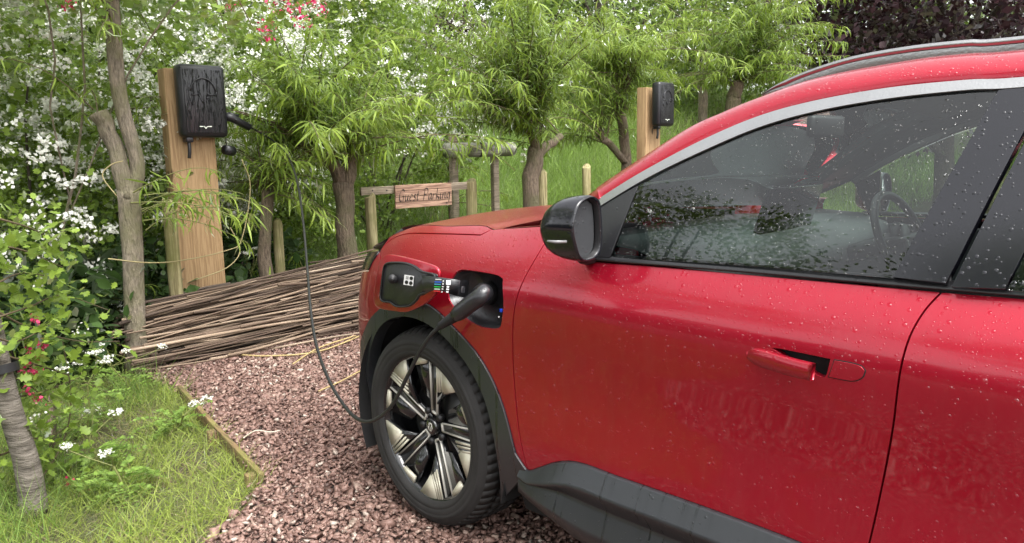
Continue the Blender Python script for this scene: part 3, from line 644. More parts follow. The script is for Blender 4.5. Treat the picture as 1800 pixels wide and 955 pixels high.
for (a, b), y in zip(arm_px, ay):
    p0, p1 = atY(*a, y), atY(*b, y); rows.append([p0+[0, .006, 0], p0, p1, p1+[0, .006, 0], p0+[0, .006, 0]])
V, F, _ = grid3(np.array(rows)); arm = mk('flap_arm', V, F, BLKWET, flap, False)
V, F = tube([atY(691, 490, FY-.001), atY(690, 491, FY-.022)], [.017, .015], 14); mk('latch_boss', V, F, BLACK, flap, False)
V, F = tube([atY(690.5, 491, FY-.018), atY(690, 491, FY-.030)], [.009, .008], 10); mk('latch', V, F, BLACK, flap, False)
def quad_y(px, y): return np.array([atY(a, b, y) for a, b in px]), [(0, 1, 2, 3)]
mk('label', *quad_y([(711, 483), (728, 485.5), (726, 503), (709, 500.5)], FY-.0052), WHITE, flap)
for a, b in ((723, 489.5), (714.5, 496.5), (722, 498)):
    k = 12; V = np.array([atY(a+3.2*math.cos(2*math.pi*j/k), b+3.4*math.sin(2*math.pi*j/k), FY-.0060) for j in range(k)]); mk('label_dot', V, [tuple(range(k))], BLACK, flap)
mk('label_mark', *quad_y([(713.5, 485.5), (718.5, 486.2), (718, 491.5), (713, 490.8)], FY-.006), simple('grey_print', (.35, .35, .35), .6), flap)
def arm_pt(a, b):           # point on the arm's face
    for (p0, p1), (q0, q1), y0, y1 in zip(arm_px, arm_px[1:], ay, ay[1:]):
        if a <= q0[0] or q0[0] > 820:
            t = (a-p0[0])/(q0[0]-p0[0]); return atY(a, b, y0+(y1-y0)*t-.0012)
for yb, colr, x0, x1 in ((491.5, (.7, .7, .7), 765, 776), (496, (.02, .12, .6), 764, 776), (500, (.05, .3, .45), 763.5, 775), (504.5, (.02, .45, .06), 763, 774.5), (508.5, (.5, .6, .5), 763, 773.5), (512, (.6, .03, .03), 762, 774)):
    V = np.array([arm_pt(x0, yb-1.2), arm_pt(x1, yb-.7), arm_pt(x1, yb+1.1), arm_pt(x0, yb+.6)]); mk('arm_print', V, [(0, 1, 2, 3)], simple('print_colour', colr, .5, var=.02), arm)
for a, b, w_, h_ in ((779.5, 494, 2, 3), (779, 499, 2, 3), (778.5, 504, 3, 1.8), (778, 508, 3, 2), (777, 513, 2, 2.4), (788.5, 496.5, 8, 8), (787.5, 504, 4, 3), (787, 508.5, 4.5, 2.6), (786.5, 513, 4, 2.6)):
    V = np.array([arm_pt(a-w_/2, b-h_/2), arm_pt(a+w_/2, b-h_/2+.5), arm_pt(a+w_/2-.3, b+h_/2+.5), arm_pt(a-w_/2-.3, b+h_/2)]); mk('arm_print', V, [(0, 1, 2, 3)], WHITE, arm)
# --- wheels (built about the hub, outer face towards -Y)
def rot_pts(A, deg):
    t = math.radians(deg); c, s = math.cos(t), math.sin(t); A = np.asarray(A, float); return np.stack([A[:, 0]*c-A[:, 2]*s, A[:, 1], A[:, 0]*s+A[:, 2]*c], 1)
def lathe(prof, k=72):
    V = []; n = len(prof)
    for j in range(k):
        t = 2*math.pi*j/k; V += [(r*math.cos(t), y, r*math.sin(t)) for r, y in prof]
    F = [(j*n+i, j*n+i+1, ((j+1) % k)*n+i+1, ((j+1) % k)*n+i) for j in range(k) for i in range(n-1)]
    return np.array(V), F
def make_wheel():
    w = mk('wheel', *lathe([(.259, .006), (.252, .012), (.247, .03), (.240, .06), (.236, .12), (.24, .19), (.255, .21)]), RIMBLK, None, True)
    w.parent = car; w.matrix_parent_inverse = Matrix.Translation(-Vector(car.location))
    ty = [(.258, .008), (.262, -.004), (.272, -.008), (.280, -.0115), (.2815, -.0100), (.284, -.0118), (.300, -.0132), (.304, -.0118), (.306, -.0135), (.318, -.0112), (.3195, -.0092), (.323, -.0085), (.334, -.002), (.342, .008), (.3475, .020), (.352, .034)]
    for y in (.058, .062, .066, .100, .104, .108, .142, .146, .150): ty.append((.3555 if round(y, 3) not in (.062, .104, .146) else .348, y))
    ty += [(.352, .182), (.345, .195), (.33, .21), (.29, .22), (.25, .212)]
    tyre = mk('tyre', *lathe(ty, 96), RUBBER, w, True)
    # shoulder tread blocks
    V = []; F = []; nb = 64
    for j in range(nb):
        a0 = 360/nb*j; a1 = a0+360/nb*.84
        pr = [(.3405, .004), (.3475, .0185), (.3535, .033), (.358, .056)]
        b = len(V)
        for r, y in pr: V += [tuple(rot_pts([(r+.0008, y, 0)], a0+y*40)[0]), tuple(rot_pts([(r+.0008, y, 0)], a1+y*40)[0]), tuple(rot_pts([(r-.004, y, 0)], a0+y*40)[0]), tuple(rot_pts([(r-.004, y, 0)], a1+y*40)[0])]
        for i in range(3):
            c = b+i*4; F += [(c, c+1, c+5, c+4), (c, c+4, c+6, c+2), (c+1, c+3, c+7, c+5)]
        F += [(b, b+2, b+3, b+1), (b+12, b+13, b+15, b+14)]
    for yy in (.082, .125, .168):
        for j in range(nb):
            a0 = 360/nb*j; a1 = a0+360/nb*.86; b = len(V)
            for y in (yy-.018, yy+.018): V += [tuple(rot_pts([(r, y, 0)], a)[0]) for r, a in ((.3605, a0), (.3605, a1), (.35, a0), (.35, a1))]
            F += [(b, b+1, b+5, b+4), (b, b+4, b+6, b+2), (b+1, b+3, b+7, b+5), (b, b+2, b+3, b+1), (b+4, b+5, b+7, b+6)]
    mk('tread', V, F, RUBBER, w, False)
    # dark dish behind the spokes
    mk('brake_disc', *lathe([(.03, .085), (.16, .085), (.162, .10), (.03, .10)], 40), simple('brake_steel', (.10, .10, .10), .45, .8), w, True)
    mk('rim_dish', *lathe([(.02, .13), (.235, .13)], 48), VOID, w, True)
    dish = lambda r: .010+.030*(1-(r/.255))**1.0      # the face sinks towards the hub
    def prism(poly, y0, th, mat, name, parent=w):
        poly = np.asarray(poly, float); k = len(poly); r = np.hypot(poly[:, 0], poly[:, 1])
        f = np.stack([poly[:, 0], [dish(q)+y0 for q in r], poly[:, 1]], 1); V = np.vstack([f, f+[0, th, 0]])
        F = [tuple(range(k)), tuple(range(k, 2*k))[::-1]]+[(j, j+k, (j+1) % k+k, (j+1) % k) for j in range(k)]
        A_ = sum(poly[j][0]*poly[(j+1) % k][1]-poly[(j+1) % k][0]*poly[j][1] for j in range(k))
        if A_ < 0: F = [q[::-1] for q in F]
        return mk(name, V, F, mat, parent)
    pol = lambda r, a: (r*math.cos(math.radians(a)), r*math.sin(math.radians(a)))
    for k in range(5):
        a = 80+72*k; R2 = lambda s_, t_: (s_*math.cos(math.radians(a))-t_*math.sin(math.radians(a)), s_*math.sin(math.radians(a))+t_*math.cos(math.radians(a)))
        prism([R2(.03, .020), R2(.255, .026), R2(.255, -.026), R2(.03, -.020)], .016, .02, RIMBLK, 'spoke')
        for s_ in (1, -1): prism([R2(.050, s_*.016), R2(.252, s_*.0235), R2(.252, s_*.0190), R2(.046, s_*.0125)], .008, .012, ALULINE, 'spoke_edge')
        prism([R2(.050, .016), R2(.046, .0125), R2(.046, -.0125), R2(.050, -.016), R2(.056, -.012), R2(.053, 0), R2(.056, .012)], .0085, .01, ALULINE, 'spoke_root')
        # black blade faces carrying the machined facets
        prism([pol(.10, a-14), pol(.145, a-11), pol(.254, a-6), pol(.256, a-22), pol(.254, a-37), pol(.17, a-25)], .004, .014, RIMBLK, 'blade')
        prism([pol(.10, a+16), pol(.13, a+32), pol(.252, a+27), pol(.256, a+16), pol(.254, a+6), pol(.14, a+10)], .012, .014, RIMBLK, 'blade')
        # machined facet with three slots beside the spoke
        o_r = .254
        prism([pol(.178, a-24.5), pol(.197, a-16.5), pol(o_r, a-14.5), pol(.256, a-22), pol(.256, a-30), pol(o_r, a-36.5)], -.001, .008, ALU, 'facet')
        for i, (a0, a1, r0) in enumerate(((6.4, 8.2, .150), (9.0, 10.8, .160), (11.7, 13.4, .172))):
            prism([pol(r0, a-a0*1.75), pol(o_r, a-a0), pol(o_r, a-a1), pol(r0+.006, a-a1*1.6)], -.001, .008, ALU, 'facet_slat')
        prism([pol(o_r, a+7), pol(.256, a+16), pol(o_r, a+25), pol(.226, a+24), pol(.238, a+8)], .002, .008, ALU, 'facet')
        lug = rot_pts([(.058, 0, 0)], a+36)[0]; V, F = tube([lug+[0, .034, 0], lug+[0, .055, 0]], [.012, .012], 12); mk('lug_nut', V, F, BLACK, w, False)
    V, F = lathe([(.0, .030), (.026, .030), (.030, .033), (.031, .06)], 24); mk('hub_cap', V, F, RIMBLK, w, True)
    # emblem: two interlocked angular loops
    def stroke(pts, wd=.0022):
        for p0, p1 in zip(pts, pts[1:]):
            p0, p1 = np.array(p0), np.array(p1); d = unit(p1-p0); n = np.array([-d[1], d[0]])*wd/2; q = [p0+n, p1+n, p1-n, p0-n]
            V = np.array([(x, .0285, z) for x, z in q]+[(x, .031, z) for x, z in q]); mk('emblem', V, [(0, 1, 2, 3), (0, 4, 5, 1), (1, 5, 6, 2), (2, 6, 7, 3), (3, 7, 4, 0)], ALULINE, w)
    stroke([(.004, .014), (-.006, .014), (-.012, 0), (-.006, -.014), (-.001, -.014), (.007, .004)]); stroke([(-.004, -.014), (.006, -.014), (.012, 0), (.006, .014), (.001, .014), (-.007, -.004)])
    return w
wheel = make_wheel(); wheel.location = (0, 0, WR)
def copy_wheel(x, y, flip):
    c = wheel.copy(); COL.objects.link(c); c.location = (x, y, WR); c.rotation_euler = (0, 0, math.pi if flip else 0)
    for ch in wheel.children:
        d = ch.copy(); COL.objects.link(d); d.parent = c
copy_wheel(WB, .0, False); copy_wheel(0, 2*YC, True); copy_wheel(WB, 2*YC, True)
# --- cabin: dash, steering wheel (right-hand), seats
rows = []
for y in np.linspace(.16, 2*YC-.16, 16):
    rows.append([(.40, y, 1.02), (.62, y, 1.06), (.80, y, 1.05+.02*math.exp(-((y-1.28)/.25)**2)), (.90, y, 1.02), (.93, y, .92), (.86, y, .72), (.70, y, .5)])
dm = grid3(np.array(rows)); mk('dashboard', dm[0], dm[1], DASHM, car, True)
sc_ = np.array([1.10, 1.27, 1.00]); th = np.linspace(0, 2*math.pi, 33); e1 = np.array([0, 1., 0]); e2 = unit(np.array([-.42, 0, .9]))
sw = mk('steering_wheel', *tube([sc_+.18*(math.cos(t)*e1+.93*math.sin(t)*e2) for t in th], .014, 8, False), BLACK, car, True)
mk('steering_boss', *merge([tube([sc_+[-.02, 0, 0], sc_+[.01, 0, .005]], [.06, .05], 12), tube([sc_-e1*.17, sc_+e1*.17], .015, 6), tube([sc_, sc_-e2*.16], .015, 6), tube([sc_, sc_+[-.25, 0, -.1]], .035, 8)]), BLACK, sw)
sc2 = box((.84, .95, 1.10), (.025, .36, .20), np.array([[.96, 0, .28], [0, 1, 0], [-.28, 0, .96]]), .006); mk('touchscreen', *sc2, GLOSSBLK, car)
def seat(y):
    c = mk('seat', *box((1.55, y, .62), (.52, .5, .18), None, .05), SEATM, car, True)
    a = math.radians(-16); R_ = np.array([[math.cos(a), 0, -math.sin(a)], [0, 1, 0], [math.sin(a), 0, math.cos(a)]]).T
    mk('backrest', *box((1.86, y, .95), (.15, .48, .62), R_, .055), SEATM, c, True); mk('headrest', *box((1.97, y, 1.35), (.10, .27, .18), R_, .04), SEATM, c, True)
seat(.44); seat(1.37)
mk('rear_seat', *merge([box((2.45, YC, .62), (.5, 1.25, .18), None, .05), box((2.8, YC, .95), (.16, 1.25, .6), None, .05)]), SEATM, car, True)
V, F = box((.98, YC, 1.385), (.03, .22, .07), None, .012); mk('rear_view_mirror', V, F, BLACK, car, True)
for y in (.13, 2*YC-.13): mk('door_card', *box((1.35, y, .80), (1.3, .06, .42), None, .02), DASHM, car, True)

# ------------------------------------------------------------------ charging cable with plug
cbl = thing('charging_cable', 'black charging cable with plug handle looping from the wall box to the red car', 'cable', atZ(645, 760, 0))
h0 = np.array([pl_c[0]+.006, cen[1]+.055, pl_c[2]+.004]); h1 = atY(850, 517, cen[1]-.030); h2 = atY(822, 538, cen[1]-.055); h3 = atY(800, 556, cen[1]-.068)
hp = cr([h0, h0+[0, -.045, .002], h1+[.006, -.002, .002], h2, h3], 5); hr_ = np.interp(np.linspace(0, 1, len(hp)), [0, .10, .3, .45, .6, .9, 1], [.026, .027, .026, .027, .027, .026, .020])
mk('plug_handle', *tube(hp, hr_, 16), BLKWET, cbl, True)
d_ = unit(h3-h2); d_ = unit(d_+np.array([0, 0, -.1])); s_pts = []; s_r = []
h4 = atY(774, 573, cen[1]-.080)
for i in range(15): s_pts.append(h3+(h4-h3)*(i/14)); s_r.append((.019-.006*i/14)*(1 if i % 2 == 0 else .80))
mk('strain_relief', *tube(s_pts, s_r, 12), BLACK, cbl, False)
cpx = [(757, 590, None), (737, 620, None), (716, 662, None), (692, 708, None), (668, 733, None)]
cp = [h4]+[atY(a, b, cen[1]-.09-.006*i) for i, (a, b, _) in enumerate(cpx)]
cp += [atD(a, b, d) for a, b, d in ((640, 741, 2.74), (612, 722, 2.85), (580, 672, 3.05), (557, 610, 3.35), (546, 545, 3.65), (540, 470, 4.1), (534, 400, 4.55), (527, 345, 4.95), (517, 300, 5.3), (500, 265, 5.6), (474, 243, 5.75), (444, 226, 5.7), (414, 211, 5.47))]
mk('cable', *tube(cr(cp, 8), .0068, 8), CABLEM, cbl, True)
# ------------------------------------------------------------------ ground
def sstep(t): t = np.clip(t, 0, 1); return t*t*(3-2*t)
def terrain(x, y):
    x = np.asarray(x, float); y = np.asarray(y, float)
    return -.05+.038*sstep((x+.95)/.35)*sstep((-x+40)/4)+2.3*sstep((-x-4.0)/8.5)*sstep((y+2.0)/5.0)+.9*sstep((-x-4.5)/9)*(1-sstep((y+2.0)/5.0))+.9*sstep((y-9)/12)*sstep((-x+2)/6)
def ground_mat():
    m, t, out = new_mat('grassy_soil'); N = NT(t); co = N.obj_co()
    c = N.ramp(N.noise(co, 2.2, 8, .7), [(.32, (.035, .026, .014)), (.48, (.075, .070, .028)), (.62, (.06, .085, .022))])
    c = N.mix(N.ramp(N.noise(co, 35, 5), [(.5, (0, 0, 0)), (.7, (.6, .6, .6))]), c, (.17, .14, .075))
    p = N.n('BsdfPrincipled', Roughness=.95); N.l(c, p.inputs['Base Color']); N.l(N.bump(N.noise(co, 28, 8, .7), .9, .04), p.inputs['Normal']); N.l(p.outputs[0], out.inputs[0]); return m
ax = np.unique(np.concatenate([np.linspace(-400, -30, 12), np.linspace(-30, 14, 120), np.linspace(14, 400, 12)])); ay_ = np.unique(np.concatenate([np.linspace(-400, -12, 12), np.linspace(-12, 30, 110), np.linspace(30, 400, 12)]))
XX, YY = np.meshgrid(ax, ay_, indexing='ij'); ZZ = terrain(XX, YY)+.012*np.sin(XX*7.3)*np.sin(YY*6.1+XX*2)*(np.hypot(XX, YY) < 25); V = np.stack([XX, YY, ZZ], 2)
ng = len(ay_); F = np.array([(i*ng+j, (i+1)*ng+j, (i+1)*ng+j+1, i*ng+j+1) for i in range(len(ax)-1) for j in range(ng-1)])
tag(mk('ground', V, F, ground_mat(), None, True), kind='structure')
def gravel_mat():
    m, t, out = new_mat('red_gravel_bed'); N = NT(t); co = N.obj_co()
    v = N.n('TexVoronoi', Scale=52.0); N.l(co, v.inputs['Vector']); sp_ = N.n('SeparateColor'); N.l(v.outputs['Color'], sp_.inputs[0])
    c = N.ramp(sp_.outputs[0], [(0, (.10, .058, .046)), (.5, (.20, .12, .10)), (1, (.33, .22, .185))])
    p = N.n('BsdfPrincipled', Roughness=.8); N.l(c, p.inputs['Base Color']); N.l(N.bump(v.outputs['Distance'], 1.0, .02), p.inputs['Normal']); N.l(p.outputs[0], out.inputs[0]); return m
GP = np.array([(-2.95, -.06), (-2.3, -.03), (-.80, -.235), (-.60, -.42), (-.42, -.62), (.0, -.92), (.3, -1.5), (.0, -2.4), (-1.5, -3.2), (-4, -3.7), (-14, -4.2), (-14, -7.4), (14, -7.4), (14, -2), (12, -1), (12, 10), (-2.95, 10)])
gpoly = [Vector(q) for q in GP]
n_ = len(GP); V = np.vstack([np.c_[GP, np.full(n_, -.004)], np.c_[GP, np.full(n_, -.2)]])
tag(mk('gravel_parking_bay', V, [tuple(range(n_))]+[(i+n_, (i+1) % n_+n_, (i+1) % n_, i) for i in range(n_)], gravel_mat()), kind='structure')
def in_poly(x, y, pl):
    r = np.zeros(len(x), bool)
    for a, b in zip(pl, np.roll(pl, -1, 0)): r ^= ((a[1] > y) != (b[1] > y)) & (x < (b[0]-a[0])*(y-a[1])/(b[1]-a[1]+1e-15)+a[0])
    return r
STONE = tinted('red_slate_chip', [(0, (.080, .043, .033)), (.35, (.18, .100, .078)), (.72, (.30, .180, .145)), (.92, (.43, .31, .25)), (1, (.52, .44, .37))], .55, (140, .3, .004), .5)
def stones():
    L = []; cube = np.array([(-1, -1, -1), (1, -1, -1), (1, 1, -1), (-1, 1, -1), (-1, -1, 1), (1, -1, 1), (1, 1, 1), (-1, 1, 1)], float)*.5
    qf = np.array([(3, 2, 1, 0), (4, 5, 6, 7), (0, 1, 5, 4), (1, 2, 6, 5), (2, 3, 7, 6), (3, 0, 4, 7)])
    for k in range(7):
        tv = cube*(1+rng.uniform(-.55, .35, (8, 1)))+rng.uniform(-.16, .16, (8, 3))
        for dens, x0, x1, y0, y1 in ((710, -2.9, 1.4, -1.6, 2.4), (120, -2.9, -1.6, 2.4, 4.5)):
            n = int(dens*(x1-x0)*(y1-y0)); p = np.c_[rng.uniform(x0, x1, n), rng.uniform(y0, y1, n), rng.uniform(-.006, .012, n)]
            e = rng.normal(0, .02, (n, 2)); p = p[in_poly(p[:, 0]+e[:, 0], p[:, 1]+e[:, 1], GP)]
            ins = ((p[:, 0] > .75) & (p[:, 1] > 0.25)) | ((p[:, 0] > -.45) & (p[:, 1] > .5)) | ((p[:, 0] > -.2) & (p[:, 1] < -1.35)); p = p[~ins]; n = len(p)
            D = rng.normal(0, 1, (n, 3)); D[:, 2] *= .35; U_ = rng.normal(0, .55, (n, 3)); U_[:, 2] += 1
            s_ = rng.lognormal(math.log(.0160), .28, n); sc = np.c_[s_*rng.uniform(.6, 1, n), s_*1.15, s_*rng.uniform(.35, .7, n)]
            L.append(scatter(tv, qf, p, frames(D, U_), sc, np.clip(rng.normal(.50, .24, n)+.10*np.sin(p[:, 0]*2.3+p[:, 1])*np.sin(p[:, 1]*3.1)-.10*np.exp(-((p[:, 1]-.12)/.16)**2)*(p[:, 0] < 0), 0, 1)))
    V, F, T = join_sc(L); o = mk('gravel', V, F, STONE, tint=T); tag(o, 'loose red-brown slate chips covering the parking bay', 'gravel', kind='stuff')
stones()

# ------------------------------------------------------------------ leaf templates
def strip(n, width, bend, prof=None, fold=.0, twist=0):
    V = []; prof = prof or (lambda t: (math.sin(math.pi*min(1, t*.97+.03)**.8))**.8)
    y = z = 0; a = 0
    for i in range(n+1):
        t = i/n; w = width*max(.05 if i in (0, n) else 0, prof(t)); V += [(-w/2, y, z+fold*w), (w/2, y, z+fold*w)]
        a = -bend*(t+.5/n); y += math.cos(a)/n; z += math.sin(a)/n
    return np.array(V), np.array([(2*i, 2*i+1, 2*i+3, 2*i+2) for i in range(n)])
WILLOW = [strip(4, .088, b, fold=f) for b, f in ((.5, .1), (1.1, 0), (1.7, .15), (2.2, 0))]
BLADE2 = [strip(2, .035, b, lambda t: 1-t*.95) for b in (.35, .9, 1.5, 2.0)]
BLADE = [strip(3, .035, b, lambda t: 1-t*.95) for b in (.35, .9, 1.6, 2.2)]
def lobed():
    h = [(0, 0), (.10, .22), (.34, .30), (.22, .46), (.46, .62), (.26, .70), (.22, .92), (0, 1.0)]
    V = [(0, .45, -.05)]+[(x, y, .10*x) for x, y in h]+[(-x, y, .10*x) for x, y in h[1:-1]][::-1]; n = len(V)-1
    return np.array(V), np.array([(0, i, i % n+1) for i in range(1, n+1)])
LOBED = lobed()
_h = [(0, 0), (.36, .28), (.20, .46), (.42, .66), (0, 1.0)]; _v = [(0, .42, -.05)]+[(x, y, .10*x) for x, y in _h]+[(-x, y, .10*x) for x, y in _h[1:-1]][::-1]
LOB8 = (np.array(_v), np.array([(0, i, i % 8+1) for i in range(1, 9)]))
FLECK = (np.array([(-.5, -.3, .1), (.45, -.45, 0), (.5, .35, .1), (-.35, .5, 0)]), np.array([(0, 1, 2, 3)]))
OVAL = (np.array([(0, 0, 0), (.30, .35, .07), (.24, .70, .05), (0, 1, -.06), (-.24, .70, .05), (-.30, .35, .07), (0, .5, -.02)]), np.array([(6, 0, 1), (6, 1, 2), (6, 2, 3), (6, 3, 4), (6, 4, 5), (6, 5, 0)]))
DIAM = (np.array([(0, 0, 0), (.34, .45, .06), (0, 1, -.08), (-.34, .5, .06)]), np.array([(0, 1, 2, 3)]))
PETAL = (np.array([(0, -.5, 0), (.48, -.15, .12), (.3, .45, .1), (-.3, .45, .1), (-.48, -.15, .12), (0, 0, -.05)]), np.array([(5, 0, 1), (5, 1, 2), (5, 2, 3), (5, 3, 4), (5, 4, 0)]))
L_WIL = leaf('willow_leaf', (.045, .090, .010), (.27, .37, .050), .42)
L_WIL2 = leaf('young_willow_leaf', (.10, .17, .02), (.32, .42, .075), .45)
L_HAW = leaf('hawthorn_leaf', (.045, .085, .012), (.24, .34, .05), .38, .4)
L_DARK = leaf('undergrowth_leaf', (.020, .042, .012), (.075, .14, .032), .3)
L_FAR = leaf('far_tree_leaf', (.040, .075, .016), (.20, .29, .055), .35)
L_COP = leaf('copper_beech_leaf', (.020, .010, .013), (.075, .034, .040), .25)
L_GRASS = leaf('grass_blade', (.055, .105, .018), (.24, .36, .07), .38)
L_LAWN = leaf('verge_grass_blade', (.075, .115, .020), (.34, .41, .09), .35)
L_DRY = leaf('dry_grass', (.18, .14, .07), (.46, .38, .22), .25)
F_WHITE = leaf('white_blossom', (.62, .62, .55), (.86, .86, .80), .2)
F_PINK = leaf('pink_blossom', (.36, .02, .07), (.66, .07, .17), .25)
B_WIL = bark('willow_bark', (.055, .040, .028), (.24, .18, .125), (.13, .12, .06), 1.5); B_GREY = bark('grey_bark', (.10, .082, .06), (.30, .25, .185), (.16, .15, .075), 1.4)
B_PALE = bark('pale_peeling_bark', (.05, .04, .03), (.19, .165, .135), None, .5, True); B_TWIG = simple('brown_twig', (.09, .065, .035), .8)
B_GREEN = simple('green_stem', (.16, .17, .05), .7); B_DARK = bark('dark_bark', (.025, .02, .016), (.09, .07, .05))
def wob(P0, amp, k=3):
    P0 = np.array(P0, float); n = len(P0); t = np.linspace(0, 1, n)
    for a in range(3):
        for f in range(1, k+1): P0[:, a] += amp/f*math.sin(f*5*random.random()+1)*0+amp/f*np.sin(t*f*math.pi*2+random.random()*6)*np.sin(t*math.pi)
    return P0
def gnarl(P0, R0, k=12, amp=.10):
    V, F = tube(P0, R0, k); n = len(P0); c = np.repeat(np.asarray(P0, float), k, 0)
    ph = rng.uniform(0, 6, 4); a = np.tile(np.arange(k)*2*math.pi/k, n); t = np.repeat(np.linspace(0, 1, n), k)
    s_ = 1+amp*(np.sin(2*a+ph[0]+t*4)+.7*np.sin(3*a+ph[1]-t*9)+.5*np.sin(a+t*17+ph[2]))
    return c+(V-c)*s_[:, None], F
def leaves_of(tmpls, pos, D, U_, s_, tint, kmin=0):
    L = []; k = rng.integers(0, len(tmpls), len(pos))
    for i, (tv, tf) in enumerate(tmpls):
        m_ = k == i
        if m_.any(): L.append(scatter(tv, tf, pos[m_], frames(D[m_], U_[m_]), s_[m_], tint[m_]))
    return join_sc(L)
def shoot_set(origins, n, l0, l1, e0, e1, spacing, droop=.25, az=None, prune=True):
    """whip shoots from a pollard head; returns stems and leaf seats"""
    stems = []; P_, D_, T_ = [], [], []
    made = 0
    for i in range(n*5):
        if made >= n: break
        o = origins[i % len(origins)]+rng.normal(0, .035, 3); a = rng.uniform(*(az or (0, 2*math.pi))); e = math.radians(rng.uniform(e0, e1)); ln = rng.uniform(l0, l1)
        d = np.array([math.cos(a)*math.cos(e), math.sin(a)*math.cos(e), math.sin(e)]); side_ = np.array([math.cos(a), math.sin(a), 0])
        t = np.linspace(0, 1, 9)[:, None]; pts = o+d*ln*t+(side_*.18-np.array([0, 0, 1])*droop)*ln*t**2.3+rng.normal(0, .012, 3)*np.sin(t*5)
        if prune and any((((pts[2:] > np.array(b[::2])) & (pts[2:] < np.array(b[1::2]))).all(1)).any() for b in PRUNED): continue
        made += 1
        stems.append(tube(pts, np.linspace(.006, .0018, 9)*(.7+ln*.4), 3, False))
        m_ = int(ln/spacing); tt = rng.uniform(.12, 1, m_)**.9; q = np.stack([np.interp(tt, t[:, 0], pts[:, k]) for k in range(3)], 1)
        tg_ = unit(np.gradient(pts, axis=0)); tq = np.stack([np.interp(tt, t[:, 0], tg_[:, k]) for k in range(3)], 1)
        aa = rng.uniform(0, 2*math.pi, m_); rd = np.stack([np.cos(aa), np.sin(aa), rng.uniform(-.85, .35, m_)], 1)
        P_.append(q); D_.append(unit(tq*.55+rd*.8)); T_.append(np.clip(.22+.48*tt*rng.uniform(.4, 1.25, m_)+rng.normal(0, .17, m_)+rng.normal(0, .08), 0, 1))
    return merge(stems), np.vstack(P_), np.vstack(D_), np.concatenate(T_)
# shoots are kept cut back in front of the sign and the two wall boxes
PRUNED = [(-3.66, -2.4, 1.55, 3.4, .5, 1.3), (-3.45, -2.4, -.05, .80, 1.15, 2.2), (-3.75, -1.4, 4.0, 7.4, 1.35, 2.25), (-3.6, -2.6, .3, 1.0, .5, 1.3)]
def willow(label, base, stems, heads, nshoot, l0, l1, e=(5, 88), size=(.09, .165), spacing=.02, mat=None, barkm=None, droop=.25, name='pollard_willow', group='pollard willows behind the parking bays', extra=None):
    t = thing(name, label, 'tree', base, group)
    mk('trunk', *merge([gnarl(wob(cr(s_[0], 6), .010), np.interp(np.linspace(0, 1, len(cr(s_[0], 6))), np.linspace(0, 1, len(s_[1])), s_[1])) for s_ in stems]), barkm or B_WIL, t, True)
    (sv, sf), pp, dd, tt = shoot_set([np.array(h) for h in heads], nshoot, l0, l1, e[0], e[1], spacing, droop)
    mk('shoots', sv, sf, B_TWIG, t, True)
    ok = np.ones(len(pp), bool)
    for x0, x1, y0, y1, z0, z1 in PRUNED: ok &= ~((pp[:, 0] > x0) & (pp[:, 0] < x1) & (pp[:, 1] > y0) & (pp[:, 1] < y1) & (pp[:, 2] > z0) & (pp[:, 2] < z1))
    pp, dd, tt = pp[ok], dd[ok], tt[ok]
    U_ = rng.normal(0, .35, pp.shape); U_[:, 2] += 1; s_ = rng.uniform(*size, len(pp))
    V, F, T = leaves_of(WILLOW, pp, dd, U_, s_, tt); mk('crown', V, F, mat or L_WIL, t, True, tint=T)
    return t
def clumps(c, r, n, shell=.55):
    d = unit(rng.normal(0, 1, (n, 3))); k = rng.uniform(shell, 1, (n, 1))**.7; return np.array(c)+d*k*np.array(r)
